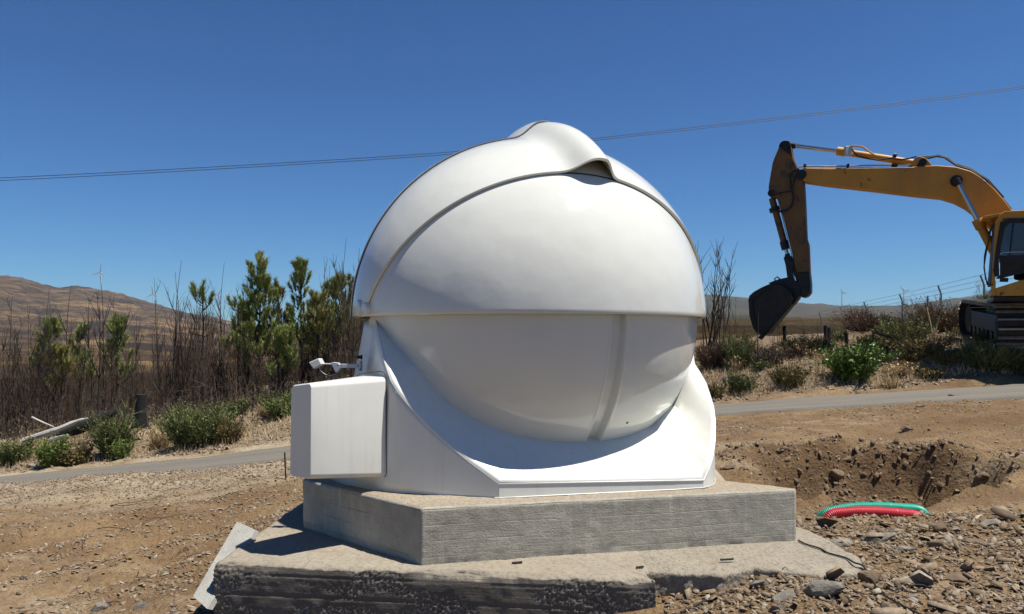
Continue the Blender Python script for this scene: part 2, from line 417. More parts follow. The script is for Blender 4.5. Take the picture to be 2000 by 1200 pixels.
M['leafg'] = leafy('glossy_leaves', [(.25, (.028,.055,.010)), (.5, (.068,.12,.018)), (.8, (.15,.20,.04))], .4, 4.0)
M['glass'] = None
g = NT('cab_glass'); g.col((.25,.30,.33)); g.set(Roughness=.05, Transmission_Weight=.75); M['glass'] = g.m
M['blade'] = plain('turbine_white', (.80,.82,.84), .5, 0, .02)

# ------------------------------------------------------------------ terrain
KX = np.array([-2500,-600,0,400,565,1000,1300,1560,1750,2000,2600,4500], float)
ROWS = [(-8,  [-1.2,-1.0,-.78,-.68,-.66,-.64,-.60,-.55,-.50,-.45,-.3,-.2]),
        (4,   [-1.3,-1.0,-.80,-.68,-.66,-.64,-.48,-.36,-.37,-.40,-.35,-.2]),
        (5,   [-1.5,-1.1,-.88,-.72,-.64,-.60,-.48,-.37,-.42,-.43,-.3,0]),
        (6.6,   [-1.9,-1.3,-1.0,-.80,-.66,-.60,-.57,-.55,-.54,-.46,-.25,.1]),
        (9.5, [-2.3,-1.6,-1.27,-1.02,-.88,-.60,-.36,-.30,-.27,-.20,0,.4]),
        (13,  [-2.9,-2.0,-1.55,-1.30,-1.15,-.70,-.38,-.22,-.13,-.02,.25,.8]),
        (16,  [-3.3,-2.5,-1.94,-1.52,-1.29,-.80,-.50,-.28,-.15,.02,.4,1.0]),
        (18,  [-3.2,-2.3,-1.80,-1.30,-.98,-.45,-.10,.25,.50,.84,1.0,1.4]),
        (21,  [-3.2,-2.2,-1.70,-1.15,-.78,-.1,.45,.85,.95,1.0,1.1,1.5]),
        (26,  [-3.6,-2.6,-1.9,-1.2,-.72,.2,.75,1.02,1.10,1.2,1.3,1.6]),
        (34,  [-5,-4,-3,-1.8,-1.0,0,.7,1.0,1.5,1.8,1.8,2]),]
RY = np.array([r[0] for r in ROWS], float); RZ = np.array([r[1] for r in ROWS], float)
def smoothstep(a, b, x):
    t = np.clip((x-a)/(b-a), 0, 1); return t*t*(3-2*t)
def base_z(X, Y):
    X = np.asarray(X, float); Y = np.asarray(Y, float)
    px = 1000 + F*X/np.maximum(Y, 4.0)
    cols = np.stack([np.interp(px, KX, RZ[i]) for i in range(len(RY))], 0)
    k = np.clip(np.searchsorted(RY, Y) - 1, 0, len(RY)-2)
    t = np.clip((Y-RY[k])/(RY[k+1]-RY[k]), 0, 1)
    idx = np.indices(Y.shape)
    a = np.take_along_axis(cols, k[None], 0)[0]; b = np.take_along_axis(cols, (k+1)[None], 0)[0]
    return a*(1-t)+b*t
ROADN = lambda X: 13.0 + 0.0*X
def road_mask(X, Y): return smoothstep(12.7, 13.0, Y)*(1-smoothstep(16.0, 16.3, Y))
def rutU(X, Y): return (Y-1.05*(X+4))/1.45 + .16*np.sin(X*.9+Y*.3)
def ground_z(X, Y):
    X = np.asarray(X, float); Y = np.asarray(Y, float)
    z = base_z(X, Y)
    # pit dug beside the slab
    d = np.sqrt(((X-3.6 - .35*(Y-7.6))/1.35)**2 + ((Y-7.75)/1.0)**2) + .34*fbm(X*1.5, Y*1.5, s=3)
    z = z - .50*(1-smoothstep(.62, 1.02, d))*(1+.35*fbm(X*2.2, Y*2.2, s=15))
    z = z + .09*np.exp(-((d-1.15)/.16)**2)*(Y > 7.5)
    z = z + .16*np.exp(-((d-.85)/.30)**2)*(np.abs(fbm(X*1.9, Y*2.6, s=71, o=6, g=.62))*2.4-.45)*(Y > 6.9)
    # trodden wheel ruts on the left
    U = rutU(X, Y); rut = lambda o, w_=.20: np.exp(-((U-o)/w_)**2)
    left = smoothstep(-1.5, -2.6, X)*smoothstep(12.6, 11.0, Y)
    z = z - left*.085*(rut(3.3)+rut(4.45)+rut(5.6)+rut(6.5)) + left*.06*(rut(3.85,.14)+rut(5.05,.14)+rut(6.05,.12)+rut(2.8,.14))
    rm = road_mask(X, Y)
    rough = (.10*fbm(X*.6, Y*.6, s=1) + .050*fbm(X*2.6, Y*2.6, s=2, o=6, g=.62))
    # no mound against the concrete
    near = 1 - .75*smoothstep(2.6, 1.4, np.abs(X-.3))*smoothstep(7, 6, Y)
    bank = smoothstep(16.2, 17.5, Y)
    z = z + rough*(1-rm)*near*(1+1.2*bank) - .03*rm
    # verge bump of loose gravel along the near road edge on the left
    z = z + .10*np.exp(-((Y-12.2)/.5)**2)*smoothstep(-1, -3, X)
    return z

def cart_axis(a, b, dense, far):
    return np.arange(a, b, dense)
xs = np.concatenate([np.arange(-160,-34,6), np.arange(-34,-12,.5), np.arange(-12,14,.07), np.arange(14,36.1,.5), np.arange(42,160,6)])
ys = np.concatenate([np.arange(-140,-10,5), np.arange(-10,2,.5), np.arange(2,12,.055), np.arange(12,24,.09), np.arange(24,34.4,.4)])
XX, YY = np.meshgrid(xs, ys)
ZZ = ground_z(XX, YY)
hole = (XX > -1.55)&(XX < .55)&(YY > 4.75)&(YY < 8.2)
ZZ = np.where(hole, np.minimum(ZZ, -.62), ZZ)
me = mesh_arrays('ground', np.stack([XX,YY,ZZ],-1).reshape(-1,3), grid_faces(len(ys), len(xs)))
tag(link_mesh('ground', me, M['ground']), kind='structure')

# road sheet, a few millimetres above the ground
rx = np.arange(-34, 36, .2); ry = np.linspace(12.85, 16.15, 18)
RX, RYY = np.meshgrid(rx, ry)
edge = (.10*fbm(RX*1.5, RYY*0+1, s=8) + .05*fbm(RX*6, RYY*0, s=9))
RYE = np.where(RYY < 14.5, RYY + edge*(1-(RYY-12.85)/1.65), RYY + edge*((RYY-14.5)/1.65))
RZ_ = base_z(RX, RYE) + .012 + .01*fbm(RX, RYE, s=4)
RZ_[0] -= .10; RZ_[-1] -= .10; RYE[0] = RYE[1]-.02; RYE[-1] = RYE[-2]+.02
me = mesh_arrays('road', np.stack([RX,RYE,RZ_],-1).reshape(-1,3), grid_faces(len(ry), len(rx)))
tag(link_mesh('road', me, M['road']), kind='structure')

# far land and hills
def row(y_or_none, pts): return pts
skyL = [(-3500,600),(-1500,560),(-600,548),(-200,540),(0,535),(40,541),(80,553),(110,560),(150,558),(200,568),(250,578),(300,593),(350,607),(380,616),(440,628),(500,640),(700,655),(1000,650),(1300,616),(1600,617),(2000,612),(3000,612),(4500,612)]
skyR = [(-3500,640),(0,600),(300,606),(440,628),(500,637),(600,640),(800,625),(1000,606),(1200,590),(1300,574),(1360,575),(1420,578),(1480,585),(1540,592),(1600,593),(1640,597),(1700,598),(1760,597),(1800,592),(1860,583),(1940,573),(2000,566),(2300,550),(3000,560),(4500,580)]
FR = [(60,  [(-3500,770),(0,745),(300,735),(565,700),(1000,670),(1300,650),(1560,654),(1750,640),(2000,628),(4500,620)]),
      (150, [(-3500,765),(0,742),(300,732),(565,705),(1000,670),(1300,646),(1560,642),(1750,640),(2000,638),(4500,636)]),
      (500, [(-3500,745),(0,728),(300,722),(565,700),(1000,670),(1300,640),(1560,630),(1750,632),(2000,634),(4500,636)]),
      (1200,[(-3500,700),(0,680),(300,684),(440,695),(565,688),(1000,660),(1300,635),(1560,627),(1750,630),(2000,632),(4500,630)]),
      (2200,[(-3500,640),(-600,600),(0,606),(200,622),(300,638),(440,668),(565,676),(1000,650),(1300,630),(1560,626),(2000,628),(4500,625)]),
      (3400, skyL), (5200, skyR), (6500, [(-3500,650),(4500,650)]), (11000, [(-3500,657),(4500,657)])]
pxs = np.concatenate([np.arange(-3500,-400,50), np.arange(-400,2400,6), np.arange(2400,4501,50)]).astype(float)
ry_ = [34.0]; 
while ry_[-1] < 11000: ry_.append(ry_[-1]*1.035)
ry_ = np.array(ry_)
rz = []
fy = np.array([34.0]+[r[0] for r in FR]); 
fz = [base_z((pxs-1000)/F*34, np.full_like(pxs, 34.0))-.12] + [1-(np.interp(pxs, [p[0] for p in r[1]], [p[1] for p in r[1]])-HY)/F*r[0] for r in FR]
fz = np.array(fz)
PXG, YG = np.meshgrid(pxs, ry_)
lg = np.log(fy); k = np.clip(np.searchsorted(fy, ry_)-1, 0, len(fy)-2); t = (np.log(ry_)-lg[k])/(lg[k+1]-lg[k]); t = np.clip(t,0,1)
ZG = fz[k]*(1-t)[:,None] + fz[k+1]*t[:,None]
XG = (PXG-1000)/F*YG
amp = np.where(YG < 60, 0, 1)*np.minimum(YG*.010, 26)*(1-.72*np.exp(-(np.log(YG/3400)/.10)**2))*(1-.72*np.exp(-(np.log(YG/5200)/.10)**2))
ZG = ZG + amp*fbm(XG/ (60+YG*.06), YG/(60+YG*.06), s=31, o=6, g=.55)
ZG += np.where(YG > 1500, 9.0, np.minimum(YG*.0012, 4))*fbm(XG/(14+YG*.006), YG/(14+YG*.006), s=77, o=4, g=.6)*(YG > 60)
me = mesh_arrays('hills', np.stack([XG,YG,ZG],-1).reshape(-1,3), grid_faces(len(ry_), len(pxs)))
tag(link_mesh('hills', me, M['hills']), kind='structure')

# ------------------------------------------------------------------ concrete: rough prisms
def densify(poly, step):
    out = []; n = len(poly)
    for i in range(n):
        a = np.array(poly[i], float); b = np.array(poly[(i+1)%n], float); L = np.linalg.norm(b-a); m = max(1, int(L/step))
        for q in range(m): out.append(a+(b-a)*q/m)
    return np.array(out)
def rough_block(name, poly, z0, z1, step, disp, parent, mat, rings=12, round_=.006):
    """prism with finely divided sides and top; disp(P, n, kind) moves each point"""
    P = densify(poly, step); n = len(P); c = P.mean(0)
    nxt = np.roll(P, -1, 0); prv = np.roll(P, 1, 0); tn = nxt-prv; nr = np.stack([tn[:,1], -tn[:,0]], 1); nr /= np.linalg.norm(nr, axis=1)[:,None]
    nz = max(2, int((z1-z0)/step)); V = []; 
    for i in range(nz+1):
        z = z0+(z1-z0)*i/nz
        v = np.concatenate([P, np.full((n,1), z)], 1); nn = np.concatenate([nr, np.zeros((n,1))], 1)
        ins = round_ if i == nz else 0
        v[:, :2] -= nr*ins
        V.append(disp(v, nn, 'side'))
    fs = grid_faces(nz+1, n, True)
    # top rings shrinking to the centroid
    ts = np.concatenate([np.linspace(0, .35, rings)[1:]**1.0*0.6, np.linspace(.24, .97, rings)])
    for t_ in ts:
        v = np.concatenate([(P-nr*round_)*(1-t_)+c*t_, np.full((n,1), z1+.001)], 1)
        V.append(disp(v, np.tile([0,0,1.0], (n,1)), 'top'))
    V = np.concatenate(V); nt_ = nz+1+len(ts)
    fs = grid_faces(nt_, n, True)
    me = mesh_arrays(name, V, fs)
    return link_mesh(name, me, mat, parent)

def disp_slab(v, nn, kind):
    x, y, z = v.T
    a = .0035*fbm(x*3, y*3, z*3, s=5) + .0022*fbm(x*30, y*30, z*30, s=6)
    low = np.clip((-.27 - z)/.07, 0, 1) if kind == 'side' else 0*z
    a = a - low*.012*np.clip(fbm(x*22, y*22, z*30, s=12)+.15, 0, 1)
    if kind == 'top': a = a*1.6
    return v + nn*a[:,None]
A=(-.533,4.458); B=(1.881,5.017); C=(-1.473,5.343); Fp=(-.25,6.62); Ep=(-1.2,6.0)
slab_poly = [A, B, (1.50,5.30), (1.585,6.0), (1.5,7.0), (.8,7.85), (-.8,7.85), (-1.62,6.5), C]

def split_top(o, mat):   # second material slot for upward faces (bare, sun-bleached screed)
    o.data.materials.append(mat)
    for p in o.data.polygons:
        if p.normal.z > .8: p.material_index = 1
def m_screed(name, a, b):
    n = NT(name); v = n.pos
    c = n.ramp(n.noise(v, 1.4, 6, .68), [(.32, a), (.68, b)])
    c = n.mix(n.ramp(n.noise(v, 30, 5, .75), [(.38, .55), (.52, 0.0)]), c, tuple(x*.55 for x in a))
    c = n.mix(n.ramp(n.noise(v, 3.5, 5, .7), [(.56, 0.0), (.70, .55)]), c, (.33,.245,.165))
    c = n.mix(n.ramp(n.vor(v, 60), [(.05, .8), (.13, 0.0)]), c, tuple(x*.5 for x in a))
    n.col(c); n.bump(n.math('ADD', n.noise(v, 34, 6, .75), n.math('MULTIPLY', n.vor(v, 42), .5)), .9, .014)
    return n.set(Roughness=.92, Specular_IOR_Level=.15)
M['screed'] = m_screed('sun_bleached_screed', (.42,.35,.265), (.53,.45,.35))
M['screed2'] = m_screed('dusty_footing_top', (.36,.315,.25), (.47,.415,.335))

slab = empty('concrete_plinth', (-.1,5.5,-.34))
tag(slab, 'grey board-marked concrete slab directly under the white dome', 'concrete plinth')
o = rough_block('slab', slab_poly, -.345, 0, .016, disp_slab, slab, M['slab'], 10, .007); split_top(o, M['screed'])

def cell(x, y, z, s=0):
    """distance to nearest jittered feature point (cellular noise)"""
    ix, iy, iz = np.floor(x).astype(int), np.floor(y).astype(int), np.floor(z).astype(int)
    best = np.full(x.shape, 9.0)
    for dx in (-1,0,1):
        for dy in (-1,0,1):
            for dz in (-1,0,1):
                cx, cy, cz = ix+dx, iy+dy, iz+dz
                d = (cx+_h(cx,cy,cz,s)-x)**2+(cy+_h(cx,cy,cz,s+1)-y)**2+(cz+_h(cx,cy,cz,s+2)-z)**2
                best = np.minimum(best, d)
    return np.sqrt(best)
AGG = []
def disp_foot(v, nn, kind):
    x, y, z = v.T
    if kind == 'side':
        hc = smoothstep(-.16, .22, fbm(x*2.6, y*2.6, z*7.5, s=40, o=5) + .06 - .07*np.cos((z+.34)*34) + .35*np.exp(-((x+1.72)/.10)**2))
        ag = np.clip(1.1 - cell(x*72, y*72, z*72, 4)*1.45, 0, 1)
        AGG.append(hc*np.clip(ag*1.6, 0, 1))
        a = .011*hc*ag - .007*hc + .004*fbm(x*14, y*14, z*14, s=21)
        seam = np.exp(-((((z+.34)/.118) % 1.0 - .5)/.05)**2); a = a - .005*seam
        edge = np.clip((z+.395)/.055, 0, 1)*(1-smoothstep(4.30, 4.42, y)*(x > .6))
        a = a - edge*(.006+.045*np.clip(fbm(x*4.2, y*4.2, s=33, o=5)+.02, 0, 1))
        v = v.copy(); v[:,2] -= edge*.008*(1+2.2*fbm(x*11, y*11, s=14, o=5))
        return v + nn*a[:,None]
    a = .006*fbm(x*2.2, y*2.2, s=22, o=5) + .003*fbm(x*24, y*24, s=23) + .003*np.clip(1-cell(x*40,y*40,z*0,9)*1.3,0,1)
    return v + nn*a[:,None]
foot = empty('concrete_footing', (-.3,5.2,-.9))
tag(foot, 'dark honeycombed concrete footing block with pale rough top in the foreground', 'concrete footing')
foot_poly = [(-1.78,4.507), (.795,4.175), (.80,8.2), (-1.66,8.2)]
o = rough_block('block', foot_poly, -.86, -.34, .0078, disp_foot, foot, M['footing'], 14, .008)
av = np.zeros(len(o.data.vertices), dtype=np.float32); ag_ = np.concatenate(AGG); av[:len(ag_)] = ag_
at_ = o.data.attributes.new('agg', 'FLOAT', 'POINT'); at_.data.foreach_set('value', av)
def disp_wing(v, nn, kind):
    x, y, z = v.T
    if kind == 'side':
        a = .05*fbm(x*5, y*5, z*5, s=50, o=5)+.012*np.clip(1-cell(x*36, y*36, z*36, 4)*1.3,0,1)
        return v + nn*a[:,None]
    a = .006*fbm(x*2.2, y*2.2, s=22, o=5) + .003*fbm(x*24, y*24, s=23)
    edge = smoothstep(4.62, 4.30, y)
    a = a - edge*.05*np.clip(.6+fbm(x*6,y*6,s=51,o=5),0,1.4)
    return v + nn*a[:,None]
wing_poly = [(.62,4.42),(.80,4.36),(1.17,4.30),(1.42,4.44),(1.74,4.30),(2.02,4.34),(2.12,4.62),(2.10,5.10),(1.9,6.2),(1.6,8.2),(.62,8.2)]
o = rough_block('apron_slab', wing_poly, -.75, -.343, .014, disp_wing, foot, M['screed2'], 14, .012)

# ------------------------------------------------------------------ observatory dome
K = 1.08
CX, CY, CZ = .1308*K, 5.6046*K, 1+.1485*K-.003
cen = np.array([CX,CY,CZ]); RF = 1.366; RL = 1.304; RB = 1.390; RC = 1.402
AZ = R_(18.2); nF = np.array([math.sin(AZ), -math.cos(AZ), 0]); eA = np.array([math.cos(AZ), math.sin(AZ), 0]); up = np.array([0,0,1.0])
AZH = R_(25.5); nH = np.array([math.sin(AZH), -math.cos(AZH), 0]); eH = np.array([math.cos(AZH), math.sin(AZH), 0])
def on_sphere(px, py, R=RL):
    d = Vector(((px-1000)/F, 1, (HY-py)/F)); oc = Vector((0,0,1))-Vector(cen); a = d.dot(d); b = 2*d.dot(oc); c_ = oc.dot(oc)-R*R
    t_ = (-b-math.sqrt(max(0,b*b-4*a*c_)))/2/a; return Vector((0,0,1))+d*t_
dome = empty('observatory_dome', (CX, CY, 0)); tag(dome, 'white fibreglass clamshell observatory dome standing on the concrete slab', 'observatory dome')

def plane_arc(R, d0, slope, n_, back=False):
    """points where the plane u = d0 + slope*w cuts the upper half of a sphere of radius R, left rim to right rim"""
    out = []
    # circle centre and radius
    nn = np.array([1.0, -slope])/math.hypot(1, slope); dist = d0/math.hypot(1, slope)
    r = math.sqrt(R*R-dist*dist); cu, cw = nn*dist; du, dw = slope/math.hypot(1,slope), 1/math.hypot(1,slope)
    # w>=0:  cw + r*dw*sin(a) >= 0
    a0 = math.asin(-cw/(r*dw))
    for a in np.linspace(math.pi-a0, a0, n_):
        u = cu+du*r*math.sin(a); w_ = cw+dw*r*math.sin(a); e = r*math.cos(a); out.append((u, w_, e))
    return np.array(out)
def uwe(p, R=None):
    q = p[...,0:1]*nF + p[...,2:3]*eA + p[...,1:2]*up
    return q
def hump(q, h=.125, s1=.125):
    """raises radial vectors q along the crest band over the crown"""
    e = q@eH; L = np.linalg.norm(q, axis=-1); wz = q[...,2]/L
    s = np.where(e > 0, s1*.80, s1*1.2)
    b = np.exp(-np.abs(e/s)**2.6)*smoothstep(.18, .58, wz)
    return q*(1+(h*b/L))[...,None]
def shell(name, R, th, frontp, backp, mat, na=220, nb=60, h=.125, parent=None, inner_h=None):
    f = uwe(plane_arc(R, *frontp, na)); b = uwe(plane_arc(R, *backp, na))
    f /= np.linalg.norm(f, axis=1)[:,None]; b /= np.linalg.norm(b, axis=1)[:,None]
    om = np.arccos(np.clip((f*b).sum(1), -1, 1))[:,None]; so_ = np.sin(om)
    D = np.array([(np.sin((1-t)*om)*f+np.sin(t*om)*b)/so_ for t in np.linspace(0,1,nb)])
    # outer skin, rounded lip, inner skin
    O = hump(D*R, h); I = hump(D[::-1]*(R-th), h)
    V = np.concatenate([O, I]); nr = 2*nb
    V = V.reshape(-1,3)+cen
    F_ = grid_faces(nr, na); j = np.arange(na-1); last = (nr-1)*na
    F2 = np.stack([last+j, last+j+1, j+1, j], 1)
    # close the two ends
    me = mesh_arrays(name, V, [F_, F2])
    caps = []
    for col in (0, na-1):
        for i in range(nb-1):
            q = [i*na+col, (i+1)*na+col, (nr-2-i)*na+col, (nr-1-i)*na+col]
            caps.append(q if col else q[::-1])
    me2 = mesh_arrays(name, V, [F_, F2, np.array(caps)])
    bpy.data.meshes.remove(me)
    o = link_mesh(name, me2, mat, parent)
    me2.set_sharp_from_angle(angle=R_(40))
    return o
# front clamshell: full upper cap under the others
nlat, nlon = 90, 240
lat = np.concatenate([np.linspace(0, math.pi/2*.995, nlat)]); lon = np.linspace(0, 2*math.pi, nlon, endpoint=False)
def cap_shell(name, R, th, mat):
    LO, LA = np.meshgrid(lon, lat)
    D = np.stack([np.cos(LA)*np.cos(LO), np.cos(LA)*np.sin(LO), np.sin(LA)], -1)
    O = D[::-1]*R; rim = D[0]*(R-.004)-np.array([0,0,.007]); rim2 = D[0]*(R-th)-np.array([0,0,.007]); I = D*(R-th)
    V = np.concatenate([O, rim[None], rim2[None], I]).reshape(-1,3)+cen
    me = mesh_arrays(name, V, grid_faces(2*nlat+2, nlon, True)); o = link_mesh(name, me, mat, dome)
    me.set_sharp_from_angle(angle=R_(45)); return o
o = cap_shell('front_shell', RF, .028, M['white'])
lipP = (.299*1.0, .734); seamP = (-.16, .30)
o = shell('rear_shell', RB, .020, lipP, (-.75, -.75), M['white'], parent=dome)
o2 = shell('outer_shell', RC, .017, seamP, (-.9,-1.0), M['white'], parent=dome, h=.13)
# dark rubber gasket just inside the lip
gp = uwe(plane_arc(RF+.004, lipP[0]-.012, lipP[1], 200))
o = MB().tube([Vector(p+cen) for p in hump(gp, .0)], .0045, 6).build('gasket', M['seal'], dome, smooth=True)

gp = uwe(plane_arc(RB+.003, seamP[0]+.010, seamP[1], 200))
MB().tube([Vector(p+cen) for p in hump(gp, .125)], .0035, 6).build('gasket', M['seal'], dome, smooth=True)
# lower shell with the centre channel (poles on the pivot axis)
lamb = np.concatenate([np.linspace(-1.55, -.07, 110), np.linspace(-.068,.068, 60), np.linspace(.07,1.55,110)])
phi = np.linspace(R_(6), R_(-100), 130)
LM, PH = np.meshgrid(lamb, phi)
e = RL*np.sin(LM); rad = RL*np.cos(LM)
gx_ = np.abs(e+.012); gw = .058
dep = .045*(1-smoothstep(gw-.028, gw, gx_)) - .004*np.exp(-((gx_-gw-.006)/.008)**2)
dep = dep*(1)
rad2 = rad - dep
V = (rad2*np.cos(PH))[...,None]*nH + e[...,None]*eH + (rad2*np.sin(PH))[...,None]*up + cen
me = mesh_arrays('lower_shell', V.reshape(-1,3), grid_faces(len(phi), len(lamb)))
lower = link_mesh('lower_shell', me, M['white'], dome)
# drain hole
p = on_sphere(1225, 826); nrm = (p-Vector(cen)).normalized()
MB().lathe(p-nrm*.004, nrm, [(0,.0085),(.0065,.0085),(.007,.005)], 14).build('drain_plug', M['seal'], dome, smooth=True)

# base body: floor curve, apron edge curve
def pq(px):      # depth of the straight front edge under a photograph column
    u = (px-1000)/F; return 4.713 + .226*((u*4.713+.076)/(1-.226*u))
# edge points (column, row, depth), the point on the lower shell they face, and the foot of the wall below
EDGE = [((734,623,5.385),(737,634),(-1.14,5.15)),((738,649,5.21),(752,655),(-1.02,5.055)),((749,699,5.03),(785,690),(-.93,4.99)),
        ((757,724,4.955),(800,705),(-.87,4.948)),((764,744,4.912),(812,715),(-.805,4.915)),((779,768,4.888),(828,735),None),((797,790,4.873),(848,760),None),
        ((832,829,4.838),(870,782),None),((872,866,4.803),(903,805),None),((920,905,4.762),(945,829),None),((975,945,4.712),(990,846),None)]
NL = len(EDGE)-1
for px_, cpx in ((1025,(1035,857)),(1080,(1085,864)),(1135,(1131,867)),(1200,(1185,864)),(1265,(1225,855)),(1320,(1255,843))):
    EDGE.append(((px_, 945-7*(px_-977)/398, pq(px_)), cpx, None))
NR = len(EDGE)
EDGE += [((1374,938,5.035),(1275,833),None),((1385,915,5.08),(1290,818),None),((1391,895,5.13),(1302,806),None),((1396,860,5.24),(1315,790),None),
         ((1396.5,825,5.35),(1325,777),None),((1393,795,5.46),(1335,762),(1.459,5.46)),((1386,772,5.57),(1342,748),(1.487,5.57)),((1378,748,5.69),(1347,735),(1.512,5.69)),
         ((1367,729,5.80),(1351,725),(1.53,5.80)),((1356,712,5.91),(1354,714),(1.54,5.91))]
E = []; CT = []
for e_, c_, f_ in EDGE:
    p = at(*e_); E.append((tuple(p), f_ if f_ else (p.x, p.y-.002))); CT.append(on_sphere(*c_))
for p, f_ in (((1.425,6.02,.95),(1.545,6.02)),((1.395,6.12,1.15),(1.545,6.12))):
    E.append((p, f_)); CT.append(Vector(p)+Vector((-.12,0,0)))
Ep3 = [Vector(a) for a,_ in E]; Fp3 = [Vector((*b, -.001)) for _,b in E]
mb = MB()
rows_ = 10
# walls under the apron edge (front part), split at hard corners so that they stay crisp
def wall_strip(i0, i1):
    v = []; f = []; m = i1-i0+1
    for i in range(i0, i1+1):
        for r in range(rows_+1):
            t_ = r/rows_; a = Fp3[i]; b = Ep3[i]
            p = a.lerp(b, t_)
            v.append(p)
    for i in range(m-1):
        for r in range(rows_):
            a = i*(rows_+1)+r; f.append((a, a+rows_+1, a+rows_+2, a+1))
    mb.add(v, f)
wall_strip(0, NL); wall_strip(NL, NR); wall_strip(NR, len(E)-1)
# back of the body: ruled from slab curve to circle under the rim
na_ = 60; backv = []; 
aL = math.atan2(Ep3[0].y-CY, Ep3[0].x-CX); aR = math.atan2(Ep3[-1].y-CY, Ep3[-1].x-CX)
if aL < 0: aL += 2*math.pi
angs = np.linspace(aL, aR, na_)
fl0, fr0 = Fp3[0], Fp3[-1]
for i, a in enumerate(angs):
    t_ = i/(na_-1)
    rt = (Vector((Ep3[0].x-CX, Ep3[0].y-CY)).length)*(1-t_) + (Vector((Ep3[-1].x-CX, Ep3[-1].y-CY)).length)*t_
    top = Vector((CX+rt*math.cos(a), CY+rt*math.sin(a), 1.15))
    # foot radius: blends from given feet through a rounded square
    af = a
    r0 = Vector((fl0.x-CX, fl0.y-CY)).length; r1 = Vector((fr0.x-CX, fr0.y-CY)).length
    a0f = math.atan2(fl0.y-CY, fl0.x-CX); a0f += 2*math.pi if a0f < 0 else 0
    a1f = math.atan2(fr0.y-CY, fr0.x-CX)
    af = a0f*(1-t_)+a1f*t_
    rf = r0*(1-t_)+r1*t_ + .055*math.sin(math.pi*t_)+ .035*math.sin(math.pi*min(1,t_*4))*(1 if t_ < .25 else 0)
    ft = Vector((CX+rf*math.cos(af), CY+rf*math.sin(af), -.001))
    for r in range(rows_+1):
        q = r/rows_; pp = ft.lerp(top, q); out = Vector((math.cos(a), math.sin(a), 0))
        pp -= out*.035*math.sin(math.pi*q)       # gentle inward sweep of the wall
        backv.append(pp)
bf = []
for i in range(na_-1):
    for r in range(rows_):
        a = i*(rows_+1)+r; bf.append((a, a+1, a+rows_+2, a+rows_+1))
mb.add(backv, bf)
body = mb.build('base_body', M['base'], dome, smooth=True, fix=False)
import bmesh
bm = bmesh.new(); bm.from_mesh(body.data); bmesh.ops.remove_doubles(bm, verts=bm.verts, dist=.0015); bmesh.ops.recalc_face_normals(bm, faces=bm.faces)
bm.to_mesh(body.data); bm.free(); body.data.set_sharp_from_angle(angle=R_(24))
s_ = body.modifiers.new('t','SOLIDIFY'); s_.thickness = .012; s_.offset = -1
# apron face: from edge curve in to a curve just inside the lower shell
apv = []; apf = []
C3 = Vector(cen); N3 = Vector((.252,-.765,.592)).normalized()
steps = 14
for i, p in enumerate(Ep3):
    c_ = CT[i]; inner = c_ + (c_-p)*.22 + (C3-c_).normalized()*.06
    for r in range(steps+1):
        apv.append(p.lerp(inner, r/steps))
for i in range(len(Ep3)-1):
    for r in range(steps):
        a = i*(steps+1)+r; apf.append((a, a+1, a+steps+2, a+steps+1))
ap = MB().add(apv, apf).build('apron', M['base'], dome, smooth=True, fix=False)
s_ = ap.modifiers.new('t','SOLIDIFY'); s_.thickness = .008; s_.offset = -1
from mathutils.bvhtree import BVHTree
bv = BVHTree.FromPolygons(apv, apf)
for (x0_,y0_),(x1_,y1_) in (((847,777),(853,782)),((869,794),(876,798)),((1019,857.5),(1038,861.5))):
    q_ = []
    for x_, y_ in ((x0_,y0_),(x1_,y1_)):
        d_ = Vector(((x_-1000)/F, 1, (HY-y_)/F)); h_ = bv.ray_cast(Vector((0,0,1)), d_)
        if h_[0] is not None: q_.append(h_[0]-d_*.002)
    if len(q_) == 2: MB().tube(q_, .0028, 6).build('slot', M['seal'], dome)
# rolled bead along the apron's outer edge
MB().tube([p+N3*.000 for p in Ep3], .006, 8).build('apron_edge', M['base'], dome, smooth=True)
# foot flange with sealant
fl = [Vector((p.x, p.y, .004)) for p in Fp3]
MB().tube(fl, .004, 6).build('sealant_bead', M['white_plastic'], dome, smooth=True)

# pivot covers on both sides
for px_, py_, R_p, rr_ in ((700,601,RC-.004,.058),(713,604,RB-.004,.050)):
    pc = on_sphere(px_, py_, R_p); nr_ = (pc-C3).normalized()
    MB().lathe(pc-nr_*.02, nr_, [(0,rr_),(.026,rr_*.97),(.034,rr_*.82),(.036,.0)], 28).build('pivot_cover', M['white'], dome, smooth=True)
for u0, w0 in ((.19,.05),(-.12,.05)):
    ax_ = Vector(eA); q = np.array(nF)*u0 + up*w0; e_ = math.sqrt(RC**2-u0*u0-w0*w0)
    MB().lathe(C3 + Vector(q) + ax_*(e_-.03), (ax_*.9+Vector(q)*.3), [(0,.055),(.028,.053),(.040,.044),(.042,.0)], 28).build('pivot_cover', M['white'], dome, smooth=True)

